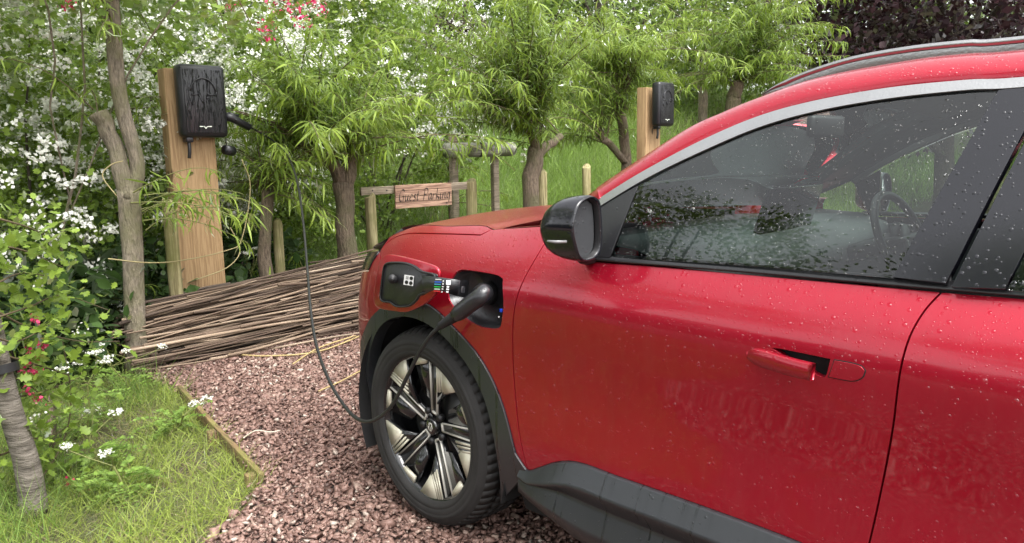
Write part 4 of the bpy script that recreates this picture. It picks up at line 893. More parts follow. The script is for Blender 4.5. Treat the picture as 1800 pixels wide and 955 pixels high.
def bush(name, label, cat, base, c, r, ncl, per, tm, size, mat, flower=None, nfl=0, fl_size=.013, group=None, cl_r=.20, trunk=None, tr_mat=None, up=.6, tint=(.45, .2), fl_per=12, shell=.5, parent=None, zmin=.02, limbs=9):
    t = parent or thing(name, label, cat, base, group)
    C = clumps(c, r, ncl, shell); C = C[C[:, 2] > zmin]
    n = len(C)*per; cc = np.repeat(C, per, 0); pos = cc+rng.normal(0, cl_r, (n, 3))*[1, 1, .75]; pos = pos[pos[:, 2] > zmin]; n = len(pos)
    D = unit(pos-np.array(c))*.5+rng.normal(0, .6, (n, 3)); U_ = rng.normal(0, .5, (n, 3)); U_[:, 2] += up
    dep = np.linalg.norm((pos-np.array(c))/np.array(r), axis=1)
    tn = np.clip(rng.normal(tint[0], tint[1], n)+.12*np.repeat(rng.normal(0, 1, len(C)), per)[:n]*.9, 0, 1)
    s_ = size*rng.lognormal(0, .25, n)
    V, F, T = leaves_of([tm] if not isinstance(tm, list) else tm, pos, D, U_, s_, tn); crown = mk('crown', V, F, mat, t, tm is OVAL, tint=T)
    b = np.array(base, float); parts = []
    if trunk:
        k = trunk; parts.append(gnarl(wob(np.array([b+(np.array(c)-b)*q for q in np.linspace(0, 1, 10)]), .05), np.linspace(k, k*.4, 10), 10))
    for q in C[rng.choice(len(C), min(limbs, len(C)), False)]:
        s0 = b+(np.array(c)-b)*rng.uniform(.25, .7) if trunk else b+rng.normal(0, .08, 3)*[1, 1, 0]
        parts.append(tube(wob(np.array([s0+(q-s0)*v+np.array([0, 0, .12*math.sin(v*3.1)]) for v in np.linspace(0, 1, 8)]), .04), np.linspace((trunk or .03)*.5, .006, 8), 5, False))
    mk('trunk' if trunk else 'stems', *merge(parts), tr_mat or B_DARK, t, True)
    if flower is not None and nfl:
        d = unit(rng.normal(0, 1, (nfl, 3))); d[:, 2] = np.abs(d[:, 2])*1.1-.35; d = unit(d); sp0 = unit(rng.normal(0, 1, (max(6, nfl//16), 3))); sp0[:, 2] = np.abs(sp0[:, 2])*1.1-.3; d = unit(sp0[rng.integers(0, len(sp0), nfl)]+rng.normal(0, .10, (nfl, 3))); fc = np.array(c)+d*(np.array(r)*rng.uniform(.9, 1.08, (nfl, 1))+cl_r*1.1)+rng.normal(0, .06, (nfl, 3)); kp = fc[:, 2] > .1; fc = fc[kp]; d = d[kp]; nfl = len(fc)
        fp = np.repeat(fc, fl_per, 0)+rng.normal(0, 1, (nfl*fl_per, 3))*[.030, .030, .018]; m_ = len(fp)
        U2 = rng.normal(0, .5, (m_, 3))+np.repeat(d, fl_per, 0)*.5+[0, 0, .6]; V, F, T = scatter(FLECK[0], FLECK[1], fp, frames(rng.normal(0, 1, (m_, 3)), U2), fl_size*rng.uniform(.7, 1.25, m_), rng.uniform(0, 1, m_))
        mk('blossom', V, F, flower, t, tint=T)
    return t
# ------------------------------------------------------------------ timber: charger posts, wall boxes, stakes, sign, log
OAK = timber('new_oak_post', (.26, .16, .075), (.39, .255, .13)); STAKE = timber('green_round_stake', (.17, .14, .06), (.36, .31, .16), green=(.15, .15, .04), knots=False)
WEATHER = timber('weathered_board', (.18, .14, .10), (.38, .31, .23), 'y', False, (.12, .12, .05)); SIGNW = timber('stained_sign_board', (.20, .11, .075), (.46, .29, .20), 'y', False)
def charger_box_mat():
    m, t, out = new_mat('charred_board_front'); N = NT(t)
    n1 = N.noise(N.obj_co((30, 30, 3.5)), 1.0, 6, .6); g = N.ramp(N.math('ABSOLUTE', N.math('SUBTRACT', N.math('FRACT', N.math('MULTIPLY', n1, 7.0)), .5)), [(.0, (0, 0, 0)), (.16, (1, 1, 1))])
    b = N.n('BsdfPrincipled', Roughness=.38); b.inputs['Base Color'].default_value = (.018, .018, .021, 1)
    N.l(N.bump(g, .9, .01), b.inputs['Normal']); N.l(b.outputs[0], out.inputs[0]); return m
CHAR = charger_box_mat(); SOFTBLK = simple('black_casing', (.016, .016, .019), .33, bump=(300, .1, .001))
def charge_point(label, c, yaw, group, detail):
    """c: centre of the front face bottom edge; front looks along +X turned by yaw"""
    R_ = rotz(yaw); t = thing('wall_charger', label, 'charger', c+R_@np.array([-.07, 0, 0]), group)
    L = lambda V: np.asarray(V, float)@R_.T+c
    V, F = box((-.058, .006, .247), (.116, .325, .494), None, .033); mk('casing', L(V), F, SOFTBLK, t, True)
    V, F = box((.0005, .006, .245), (.012, .27, .43), None, .005); fr = mk('front_panel', L(V), F, CHAR, t, True)
    arc = [(.009, .088*math.cos(a), .30+.10*math.sin(a)) for a in np.linspace(.15, math.pi-.15, 18)]; parts = [tube(arc, .006, 6)]
    parts += [tube([(.009, -.085, .288), (.009, -.030, .290)], .0055, 6), tube([(.009, .030, .290), (.009, .085, .288)], .0055, 6), tube([(.009, -.03, .288), (.009, -.012, .245), (.009, -.004, .235)], .0045, 6), tube([(.009, -.09, .27), (.009, -.085, .235), (.009, -.075, .22)], .0045, 6), tube([(.009, .03, .275), (.009, .02, .26)], .0045, 6), tube([(.009, .088, .285), (.009, .092, .31)], .0045, 6)]
    V, F = merge(parts); mk('raised_emblem', L(V), F, SOFTBLK, fr, True)
    def bar(p0, p1, w_=.006):
        p0, p1 = np.array(p0), np.array(p1); d = unit(p1-p0); n = np.cross(d, [1, 0, 0])*w_/2; return np.array([p0+n, p1+n, p1-n, p0-n]), [(0, 1, 2, 3)]
    V, F = merge([bar((.0082, -.042, .075), (.0082, -.012, .075)), bar((.0082, -.014, .077), (.0082, .0, .062)), bar((.0082, .0, .062), (.0082, .014, .077)), bar((.0082, .012, .075), (.0082, .042, .075))]); mk('badge', L(V), F, simple('pale_badge', (.75, .8, .7), .4), fr)
    V, F = box((-.07, -.10, -.012), (.08, .05, .04), None, .008); mk('cable_entry', L(V), F, SOFTBLK, t, True)
    V, F = tube(cr([(-.06, -.10, -.01), (-.055, -.10, -.08), (-.06, -.105, -.14)], 4), .013, 8); mk('supply_cable', L(V), F, CABLEM, t, True)
    if detail:
        V, F = merge([tube([(-.06, .16, .15), (-.05, .21, .14), (-.04, .34, .07)], [.03, .03, .026], 12), tube([(-.05, .19, .17), (-.045, .26, .15)], .012, 8)]); mk('holster', L(V), F, SOFTBLK, t, True)
        V, F = tube([(-.04, .155, .0), (-.04, .155, -.05)], .004, 6); mk('cap_tether', L(V), F, CABLEM, t, True)
        a0, a1 = np.array([-.01, .13, -.085]), np.array([-.05, .20, -.095]); V, F = tube([a0, a1, a1, a0, a0+(a1-a0)*.15, a1*.9+a0*.1], [.034, .036, .001, .033, .028, .026], 16, False); 
        V, F = tube([a0+(a1-a0)*.9, a0, a0, a1, a1], [.027, .029, .034, .036, .001], 16, False); mk('cap', L(V), F, SOFTBLK, t, True)
    return t
def plank_post(label, pL, pR, top, thick, yaw=0, group=None):
    c = (pL+pR)/2; w_ = np.linalg.norm((pR-pL)[:2]); R_ = rotz(yaw); h = top+.12
    V, F = box((-thick/2, 0, h/2-.12), (thick, w_, h), None, .006); o = mk('timber_post', V@R_.T+[c[0], c[1], 0], F, OAK); return tag(o, label, 'post', group)
pL, pR = atX(311, 400, -3.41), atX(390, 400, -3.41)
plank_post('wide new timber post carrying the wall box beside the brushwood pile', pL, pR, atX(350, 123, -3.41)[2], .13)
c1 = (atX(326, 242, -3.28)+atX(398, 242, -3.28))/2; charge_point('black wall box with raised emblem and hanging plug cap on timber post', c1, 0, 'wall boxes on timber posts', True)
c2 = atX(1172, 222, -3.22); charge_point('plain black wall box with no plug, standing by the meadow beyond the red car', c2, .06, 'wall boxes on timber posts', False)
q = c2+np.array([-.165, -.03, 0]); plank_post('timber post carrying the wall box by the meadow beyond the car', q-[0, .15, 0], q+[0, .15, 0], c2[2]+.44, .13, .06)
def stake(label, px, X, ytop, r, group='round tree stakes behind the brushwood'):
    p_ = atX(px, ytop, X); zt = p_[2]; k = 12; z = np.array([-.15, zt-.02, zt]); V, F = tube(np.c_[np.full(6, p_[0])+rng.normal(0, .002, 6), np.full(6, p_[1])+rng.normal(0, .002, 6), [-.15, zt*.3, zt*.6, zt-.02, zt-.004, zt]], [r*1.04, r, r*.98, r*.97, r*.93, r*.86], k)
    return tag(mk('wooden_stake', V, F, STAKE, None, True), label, 'stake', group)
stake('round green-stained stake between the forked tree and the wide post', 296, -3.22, 352, .046)
stake('round stake behind the small thin-trunked willow', 487, -3.5, 390, .040)
stake('round stake holding the left end of the sign rail', 650, -3.62, 345, .05)
stake('dark leaning stake at the far end of the sign rail', 828, -3.66, 318, .055)
stake('round stake close beside a thick willow trunk by the bonnet', 953, -3.5, 300, .055)
stake('lone round stake between the bonnet willow and the second wall box', 1031, -3.6, 293, .05)
# sign
a, b = atX(634, 328, -3.665), atX(822, 320, -3.665); rl_c = (a+b)/2
rail_o = mk('sign_rail', *box((-3.675, rl_c[1], rl_c[2]-.04), (.03, b[1]-a[1], .07), None, .004), WEATHER); tag(rail_o, 'thin weathered rail nailed across two stakes behind the sign', 'rail')
s0, s1 = atX(694, 325, -3.63), atX(793, 322, -3.63); sb0 = atX(694, 367, -3.63); sw_ = s1[1]-s0[1]; sh = s0[2]-sb0[2]
sg = thing('parking_sign', 'brown wooden board reading Guest Parking on a weathered rail', 'sign', (-3.63, (s0[1]+s1[1])/2, sb0[2]))
sm_ = np.array([-3.635, (s0[1]+s1[1])/2, (s0[2]+sb0[2])/2-.005])
for i in range(4): mk('sign_plank', *box(sm_+[-.0+.0015*((i*7) % 3), 0, (i-1.5)*sh/4], (.018, sw_, sh/4-.0022), None, .002), SIGNW, sg)
for i in range(2): mk('nail', *tube([atX((655, 680)[i], 335, -3.658), atX((655, 680)[i], 335, -3.652)], .006, 8), BLACK, rail_o)
# lettering drawn with a broad nib
GL = {'G': (.62, [[(.55, .80), (.42, .95), (.25, .92), (.10, .65), (.07, .30), (.18, .05), (.36, .06), (.48, .22), (.52, .42), (.34, .40)], [(.52, .42), (.47, -.02)]]),
 'u': (.46, [[(.10, .50), (.08, .15), (.14, .02), (.24, .06), (.36, .50)], [(.36, .50), (.34, .10), (.42, .02)]]), 'e': (.40, [[(.08, .24), (.26, .32), (.32, .44), (.22, .52), (.10, .36), (.08, .14), (.16, .02), (.34, .10)]]),
 's': (.36, [[(.30, .48), (.16, .50), (.12, .38), (.26, .22), (.22, .04), (.04, .04)]]), 't': (.34, [[(.18, .78), (.12, .15), (.18, .02), (.28, .08)], [(.02, .50), (.30, .52)]]), ' ': (.34, []),
 'P': (.60, [[(.20, .90), (.13, -.02)], [(.02, .74), (.16, .92), (.38, .95), (.54, .80), (.50, .55), (.34, .42), (.16, .46)]]), 'a': (.46, [[(.36, .46), (.22, .52), (.10, .36), (.08, .10), (.18, .02), (.30, .16), (.36, .48)], [(.36, .48), (.34, .08), (.43, .02)]]),
 'r': (.38, [[(.10, .50), (.08, .0)], [(.08, .26), (.20, .46), (.34, .50)]]), 'k': (.44, [[(.14, .95), (.08, .0)], [(.34, .52), (.12, .26), (.26, .22), (.38, .0)]]), 'i': (.26, [[(.10, .50), (.08, .12), (.14, .02), (.22, .06)], [(.12, .70), (.14, .73)]]),
 'n': (.48, [[(.10, .50), (.08, .0)], [(.08, .26), (.22, .48), (.34, .48), (.34, .12), (.44, .03)]]), 'g': (.46, [[(.36, .46), (.22, .52), (.10, .36), (.10, .12), (.20, .04), (.34, .20), (.38, .50), (.36, -.20), (.22, -.40), (.04, -.34)]])}
tot = sum(GL[ch][0] for ch in 'Guest Parking'); scx = sw_*.92/tot; hh_ = sh*.52; x = s0[1]+sw_*.04; nib = np.array([math.cos(.75), math.sin(.75)])*.0068
INK = simple('dark_brown_lettering', (.022, .013, .010), .7)
for ch in 'Guest Parking':
    wd, sts = GL[ch]; V = []; F = []
    for st_ in sts:
        pts = cr(st_, 6); P2 = np.c_[x+(pts[:, 0]+pts[:, 1]*.16)*scx*1.0, sb0[2]+sh*.28+pts[:, 1]*hh_]
        k0 = len(V)
        for q in P2: V += [(-3.6225, q[0]-nib[0], q[1]-nib[1]), (-3.6225, q[0]+nib[0], q[1]+nib[1]), (-3.6225, q[0]-nib[0]*.2+.0018, q[1]-nib[1]*.2-.0018), (-3.6225, q[0]+nib[0]*.2+.0018, q[1]+nib[1]*.2-.0018)]
        for i in range(len(P2)-1):
            c = k0+4*i; F += [(c, c+1, c+5, c+4), (c+2, c+3, c+7, c+6)]
    if V:
        V = np.array(V); V[2::4, 0] += .0006; V[3::4, 0] += .0006; mk('letter', V, F, INK, sg)
    x += wd*scx
# grey log rail on its post
lg = thing('log_rail', 'grey weathered round log rail with a black strap behind the sign', 'rail', (-4.2, 3.6, 0))
a, b = atX(784, 265, -4.2), atX(900, 262, -4.2); a[2] = b[2] = (a[2]+b[2])/2
mk('log', *gnarl(np.array([a+(b-a)*t for t in np.linspace(0, 1, 12)]), .078, 14, .015), timber('grey_log', (.22, .21, .18), (.46, .45, .40), 'y', False, (.12, .13, .06)), lg, True)
s_ = a+(b-a)*.47; mk('strap', *tube([s_-[0, .018, 0], s_+[0, .018, 0]], .0805, 16, False), BLACK, lg, True)
pz = atX(797, 240, -4.28); mk('post', *box((-4.29, pz[1], pz[2]/2-.05), (.06, .08, pz[2]+.1), None, .006), WEATHER, lg); pz = atX(870, 262, -4.28); mk('post', *box((-4.29, pz[1], pz[2]/2-.05), (.06, .08, pz[2]+.1), None, .006), WEATHER, lg)
# timber edging of the gravel bay
ed = thing('timber_edging', 'rotting mossy board edging between grass verge and gravel', 'edging', (-1.5, -.14, -.05))
e0, e1 = np.array([-2.30, -.030, .0]), np.array([-.795, -.240, 0]); dv = e1-e0; an = math.atan2(dv[1], dv[0]); EDGE = timber('mossy_edging', (.07, .045, .022), (.20, .13, .06), 'x', False, (.15, .14, .035))
for f0, f1 in ((0, .52), (.525, 1.0)):
    c = e0+dv*(f0+f1)/2; mk('board', *box(c+[0, -.014, -.035], (np.linalg.norm(dv)*(f1-f0), .024, .125), rotz(an+.008*(f0*2-.5)), .004), EDGE, ed)
for f in (.56, .97): c = e0+dv*f; mk('peg', *box(c+[.0, -.048, -.06], (.045, .04, .16), rotz(an), .004), EDGE, ed)
pk = atZ(95, 775, 0); tag(mk('weathered_plank', *box(pk+[0, 0, .07], (.40, .022, .16), rotz(-.25)@np.array([[.96, 0, .26], [0, 1, 0], [-.26, 0, .96]]), .004), timber('brown_plank', (.05, .034, .022), (.13, .09, .06), 'x', False)), 'short dark brown plank leaning in the grass by the grey strapped trunk', 'plank')
# ------------------------------------------------------------------ brushwood pile
bw = thing('brushwood_pile', 'long low pile of cut willow sticks laid across the end of the bay', 'brushwood', (-3.05, 1.4, 0))
def stick_mat():
    m, t, out = new_mat('dry_stick_bark'); N = NT(t); oi = N.n('ObjectInfo'); co = N.obj_co((60, 3, 60))
    n1 = N.noise(co, 1.0, 6, .65); c = N.ramp(N.math('ADD', N.math('MULTIPLY', n1, .75), N.math('MULTIPLY', oi.outputs['Random'], .42)), [(.28, (.036, .023, .016)), (.55, (.115, .075, .050)), (.78, (.29, .21, .145)), (.95, (.52, .43, .32))])
    p = N.n('BsdfPrincipled', Roughness=.8); N.l(c, p.inputs['Base Color']); N.l(N.bump(n1, .7, .01), p.inputs['Normal']); N.l(p.outputs[0], out.inputs[0]); return m
STICK = stick_mat(); smesh = []
for i in range(26):
    t = np.linspace(0, 1, 11); pts = np.c_[np.zeros(11), t-.5, np.zeros(11)]; ph = rng.uniform(0, 6, 4); am = rng.uniform(.3, 1.4)
    pts[:, 0] = am*(.9*np.sin(t*2.6+ph[0])+.35*np.sin(t*8+ph[1]))*.018+np.cumsum(rng.normal(0, .0012, 11)); pts[:, 2] = am*(.9*np.sin(t*2.4+ph[2])+.35*np.sin(t*9+ph[3]))*.018
    V, F = tube(pts, np.linspace(1, .55, 11)*.0105, 6); 
    me = np_mesh('stick', V, F, smooth=True); me.materials.append(STICK); smesh.append(me)
Htop = lambda y: np.interp(y, [-.3, .04, .41, .9, 1.77, 2.6, 4.2], [.26, .345, .405, .445, .505, .525, .5])
for i in range(296):
    h = rng.uniform(0, 1)**.75; ln = rng.uniform(.7, 2.4); y0 = rng.uniform(-.28, 3.3); 
    y0 = max(y0, -.12-.14*h)
    if i % 4 == 0: y0 = rng.uniform(-.16, .06)
    yc_ = y0+ln/2; lay = rng.uniform(0, 1)**1.8
    x = -2.70-.32*h-lay*(.42*(1-h*.4))
    z = .012+h*Htop(yc_)*.98
    sl_ = h*(Htop(yc_+ln*.4)-Htop(yc_-ln*.4))/(ln*.8)+rng.normal(0, .022)
    if i % 11 == 0: sl_ += rng.normal(.07, .06)
    o = bpy.data.objects.new('stick', smesh[i % 26]); s_ = rng.uniform(.45, 1.2); o.scale = (s_, ln, s_); o.scale = (s_*1.0, ln, s_*1.0)
    o.rotation_euler = (math.atan(sl_)+rng.normal(0, .02), rng.uniform(-.2, .2), rng.normal(0, .06)+(math.pi if rng.uniform() < .5 else 0)*0); o.location = (x, yc_, z); link(o, bw)
# filling behind the outer sticks
parts = []
for i in range(420):
    h = rng.uniform(0, .93); y0 = rng.uniform(-.10, 3.4); ln = rng.uniform(.5, 1.6); x = rng.uniform(-3.40, -2.90-.25*h); yc_ = y0+ln/2
    sl_ = h*(Htop(yc_+ln*.4)-Htop(yc_-ln*.4))/(ln*.8); pts = np.array([[x+.01*math.sin(t*4+i), yc_+(t-.5)*ln, .01+h*Htop(yc_)*.95+sl_*(t-.5)*ln+.01*math.sin(t*5+i*2)] for t in np.linspace(0, 1, 5)]); parts.append(tube(pts, .010, 5))
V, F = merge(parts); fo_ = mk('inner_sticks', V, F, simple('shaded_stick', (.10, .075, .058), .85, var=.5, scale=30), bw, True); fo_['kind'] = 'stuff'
# bleached canes lying at the foot of the pile and on the gravel
CANE = simple('yellow_cane', (.36, .27, .12), .6)
for i, (pts, r) in enumerate([([(400, 622), (470, 626), (560, 618), (640, 588)], .006), ([(560, 688), (600, 670), (628, 655), (660, 640)], .0045), ([(515, 640), (560, 612), (625, 590)], .005)]):
    tag(mk('loose_cane', *tube(cr([atZ(*q, .022+.01*i) for q in pts], 5), r, 6), CANE, None, True), ['yellow cane lying along the foot of the brushwood pile', 'thin cane lying on the gravel by the front bumper', 'short pale cane slanting off the brushwood onto the gravel'][i], 'cane')
tw = [atZ(*q, .024) for q in ((428, 770), (450, 757), (475, 760), (492, 757))]; tag(mk('pale_twig', *tube(cr(tw, 4), .0035, 5), simple('bleached_twig', (.5, .44, .36), .8), None, True), 'small bleached twig lying on the gravel by the edging', 'twig')
# ------------------------------------------------------------------ willows, forked tree, shrubs
def X3(px, py, X): return atX(px, py, X)
# forked tree at the left end of the pile
b0 = atX(243, 640, -3.0); b0[2] = -.05
fk = atX(226, 335, -3.0)
willow('grey forked tree with one cut-off stem at the end of the brushwood pile', b0, [([b0, atX(240, 560, -3.0), atX(232, 450, -3.0), fk], [.085, .066, .060, .062]), ([fk+[0, 0, -.05], atX(238, 300, -2.99), atX(222, 200, -2.98), atX(203, 85, -2.97), atX(196, -60, -2.95), atX(205, -200, -2.9)], [.055, .046, .044, .042, .036, .028]), ([fk+[0, 0, -.05], atX(208, 280, -3.02), atX(188, 228, -3.05), atX(172, 200, -3.06)], [.052, .045, .046, .060])],
  [atX(200, 60, -2.95), atX(172, 200, -3.06), atX(200, -60, -2.9)], 13, .35, .8, (-15, 70), (.09, .15), .024, L_WIL2, B_GREY, .35, 'forked_tree', None)
ft = bpy.data.objects['forked_tree']; (sv, sf), pp, dd, tt = shoot_set([atX(246, 352, -2.97), atX(240, 380, -2.97)], 10, .4, .68, 0, 45, .024, .45, (.9, 2.0), False); mk('side_shoots', sv, sf, B_GREEN, ft, True)
U_ = rng.normal(0, .35, pp.shape); U_[:, 2] += 1; V, F, T = leaves_of(WILLOW, pp, dd, U_, rng.uniform(.10, .17, len(pp)), tt); mk('side_leaves', V, F, L_WIL2, ft, True, tint=T)
w2 = atX(612, 450, -3.4); w2[2] = -.05; k2 = atX(604, 320, -3.4)
willow('thick-trunked pollard willow with a side limb between small willow and sign', w2, [([w2, atX(611, 440, -3.4), atX(606, 370, -3.4), k2], [.10, .088, .080, .085]), ([k2+[0, 0, -.06], atX(585, 285, -3.42), atX(552, 262, -3.44), atX(528, 248, -3.45)], [.07, .06, .055, .06]), ([k2+[0, 0, -.06], atX(612, 290, -3.4), atX(618, 250, -3.4)], [.075, .07, .05])],
  [atX(530, 248, -3.45), atX(600, 295, -3.4), atX(622, 262, -3.38), atX(560, 255, -3.4)], 125, .3, 1.4, (8, 88), (.10, .205), .0155, L_WIL, None, .28)
ws_ = atX(466, 480, -3.42); ws_[2] = -.05
willow('small thin-trunked willow close to the wide charger post', ws_, [([ws_, atX(466, 470, -3.42), atX(468, 400, -3.42), atX(470, 335, -3.42)], [.056, .050, .046, .052])], [atX(470, 330, -3.42)], 54, .3, .75, (-10, 85), (.11, .19), .021, L_WIL2, None, .4)
w3 = atX(932, 380, -3.4); w3[2] = -.05
willow('pollard willow with dark leafy head rising over the bonnet', w3, [([w3, atX(934, 345, -3.4), atX(938, 290, -3.4), atX(948, 255, -3.4)], [.10, .085, .082, .075]), ([atX(944, 275, -3.4), atX(965, 255, -3.42), atX(985, 240, -3.44)], [.05, .045, .04]), ([atX(944, 272, -3.4), atX(938, 235, -3.4), atX(928, 210, -3.38)], [.06, .055, .05])],
  [atX(948, 245, -3.4), atX(928, 210, -3.38), atX(984, 238, -3.44), atX(940, 190, -3.4)], 125, .35, 1.8, (15, 88), (.11, .215), .0165, L_WIL, None, .22)
w4 = atX(1100, 330, -3.9); w4[2] = -.05
willow('slender pale willow forking low between two round stakes and wall box', w4, [([w4, atX(1100, 290, -3.9), atX(1098, 240, -3.9), atX(1092, 200, -3.9)], [.075, .062, .056, .055]), ([atX(1098, 285, -3.9), atX(1080, 262, -3.92), atX(1060, 245, -3.94)], [.045, .04, .04])],
  [atX(1092, 200, -3.9), atX(1060, 245, -3.94), atX(1100, 150, -3.85), atX(1090, 120, -3.9)], 125, .35, 1.5, (5, 86), (.11, .215), .017, L_WIL2, None, .38)
w5 = atX(1234, 240, -4.6); w5[2] = float(terrain(w5[0], w5[1]))
willow('thin straight willow stem standing in the meadow beyond the second wall box', w5, [([w5, atX(1235, 200, -4.6), atX(1236, 140, -4.6), atX(1238, 60, -4.6)], [.08, .07, .06, .05])], [atX(1237, 70, -4.6), atX(1237, 110, -4.6)], 40, .6, 1.6, (0, 85), (.13, .24), .028, L_WIL, B_GREY, .3)
w6 = atX(1290, 210, -3.6); w6[2] = -.05
willow('pollard willow with drooping leafy head showing above the car windscreen', w6, [([w6, atX(1290, 205, -3.6), atX(1291, 175, -3.6), atX(1296, 145, -3.6)], [.12, .10, .095, .095])], [atX(1296, 140, -3.6), atX(1310, 125, -3.6), atX(1330, 70, -3.6)], 120, .4, 1.6, (0, 86), (.12, .225), .017, L_WIL, None, .36)
w7 = atX(790, 330, -5.6); w7[2] = float(terrain(w7[0], w7[1]))
willow('pale young willow bush growing behind the grey log rail', w7, [([w7, w7+[0, .02, .3], w7+[.02, 0, .8]], [.04, .035, .03])], [w7+[0, 0, .5], w7+[0, 0, .9]], 30, .5, 1.1, (0, 86), (.10, .18), .024, L_WIL2, None, .4)
# low pale willow shoots
def sapling(label, base, n, l0, l1, mat=L_WIL2, e=(10, 80), size=(.09, .16), group='willow saplings', az=None):
    t = thing('willow_sapling', label, 'sapling', base, group); (sv, sf), pp, dd, tt = shoot_set([np.array(base)+[0, 0, .02]], n, l0, l1, e[0], e[1], .024, .45, az, False); mk('shoots', sv, sf, B_GREEN, t, True)
    U_ = rng.normal(0, .35, pp.shape); U_[:, 2] += 1; V, F, T = leaves_of(WILLOW, pp, dd, U_, rng.uniform(*size, len(pp)), tt); mk('leaves', V, F, mat, t, True, tint=T)
def zt(p): p = np.array(p); p[2] = float(terrain(p[0], p[1])); return p
sapling('pale willow sapling drooping in front of the far sign stake', zt(atX(850, 350, -3.5)), 9, .6, 1.15, e=(40, 85))
sapling('willow sapling with pale drooping leaves near the left hawthorn hedge', zt(atX(130, 560, -3.3)), 14, .5, 1.0, e=(30, 85))
sapling('willow sapling standing in tall grass between the small willow and the thick willow', zt(atX(540, 480, -3.5)), 8, .55, .95, e=(55, 85))
# climbing dry stem looping over the stakes
for k, (lab, pts) in enumerate([('thin dry climbing stem strung from the forked tree across the wide post', [(205, 345, -2.92), (180, 310, -2.95), (195, 290, -2.95), (216, 283, -2.93)]), ('long dry climbing stem strung past the wide charger post', [(190, 455, -2.9), (260, 462, -2.95), (320, 458, -3.1), (400, 440, -3.25), (425, 420, -3.3), (440, 330, -3.3), (425, 280, -3.3)]), ('pale dry stem slanting from the sign towards the log rail', [(730, 235, -3.9), (800, 240, -3.9), (860, 262, -3.8), (905, 300, -3.7)]), ('dry tendril curling in front of the wide post', [(345, 492, -3.1), (400, 470, -3.15), (422, 440, -3.2), (405, 400, -3.25)])]):
    tag(mk('dry_stem', *tube(cr([atX(*q) for q in pts], 6), .004, 5), simple('straw_stem', (.30, .25, .12), .7), None, True), lab, 'stem')
# pale leaning trunk at the left edge with pink blossom
pb = atZ(62, 905, -.04); pt = thing('pink_hawthorn', 'leaning grey-barked young tree with pink blossom, strapped to its stake', 'tree', pb)
p1_ = atX(25, 740, pb[0]-.03); p2_ = atX(0, 640, pb[0]-.06)
mk('trunk', *gnarl(cr([pb, atX(48, 820, pb[0]-.01), p1_, p2_, atX(-30, 500, pb[0]-.1), atX(-60, 330, pb[0]-.15), atX(-80, 100, pb[0]-.2), atX(-90, -100, pb[0]-.2)], 5), np.linspace(.050, .026, 36), 12, .05), B_PALE, pt, True)
mk('tie_strap', *tube([atX(6, 655, pb[0]-.055), atX(2, 640, pb[0]-.06)], .056, 14, False), BLACK, pt, True)
def sprig(parent, path, n, size, mat, nfl=0, flm=None, cl=.05, tm=LOBED, rad=.003, tint=(.55, .2)):
    path = cr(path, 6); mk('branch', *tube(path, np.linspace(rad*1.6, rad*.5, len(path)), 5, False), B_TWIG, parent, True)
    i = rng.uniform(.15, 1, n)*(len(path)-1); f = np.floor(i).astype(int).clip(0, len(path)-2); q = path[f]+(path[f+1]-path[f])*(i-f)[:, None]; pos = q+rng.normal(0, cl, (n, 3))
    D = rng.normal(0, .6, (n, 3))+unit(pos-q); U_ = rng.normal(0, .45, (n, 3)); U_[:, 2] += 1
    V, F, T = scatter(tm[0], tm[1], pos, frames(D, U_), size*rng.lognormal(0, .25, n), np.clip(rng.normal(*tint, n), 0, 1)); mk('leaves', V, F, mat, parent, tint=T)
def blossoms(parent, pts, mat, n=16, r=.014, s_=.013):
    for p_ in pts:
        fp = p_+rng.normal(0, r, (n, 3)); V, F, T = scatter(PETAL[0], PETAL[1], fp, frames(rng.normal(0, 1, (n, 3)), unit(fp-p_)+rng.normal(0, .3, (n, 3))+[0, 0, .4]), s_*rng.uniform(.7, 1.2, n), rng.uniform(0, 1, n)); mk('blossom', V, F, mat, parent, tint=T)
Xb = pb[0]
for path in ([(-10, 560), (50, 540), (110, 520), (190, 545)], [(-10, 620), (60, 640), (120, 660), (190, 690)], [(10, 700), (70, 690), (150, 660)], [(20, 760), (80, 770), (150, 730)], [(-10, 500), (40, 480), (100, 490)], [(-20, 430), (40, 440), (110, 470)], [(-20, 590), (30, 600), (90, 570)], [(-20, 660), (40, 670), (100, 720)], [(-20, 540), (60, 580), (140, 600), (210, 600)], [(-20, 720), (20, 760), (60, 790)], [(0, 800), (40, 790), (70, 820)], [(-20, 380), (50, 400), (90, 420)], [(30, 830), (90, 850), (150, 800)], [(60, 860), (110, 780), (125, 700), (110, 600)]):
    sprig(pt, [atX(a, b, Xb-.05-.0018*a+.001*rng.uniform(-60, 60)) for a, b in path], 62, .040, L_HAW, cl=.05, tint=(.68, .2))
blossoms(pt, [atX(a, b, Xb-.1) for a, b in ((77, 606), (52, 620), (68, 622), (46, 648), (64, 650), (48, 682), (66, 702), (62, 562), (124, 846), (151, 866))], F_PINK, 14, .012, .014)
blossoms(pt, [atX(a, b, Xb-.1) for a, b in ((112, 640), (70, 500), (20, 470), (140, 580), (60, 735))], F_WHITE, 10, .014, .010)
ptop = atX(-90, -100, pb[0]-.2); bush(None, None, None, ptop-[0, 0, .9], ptop+[-.1, -.35, .5], (.7, .45, .5), 40, 46, LOBED, .045, L_HAW, F_PINK, 40, .015, None, .14, parent=pt, up=.8, fl_per=16, limbs=4, tr_mat=B_TWIG)
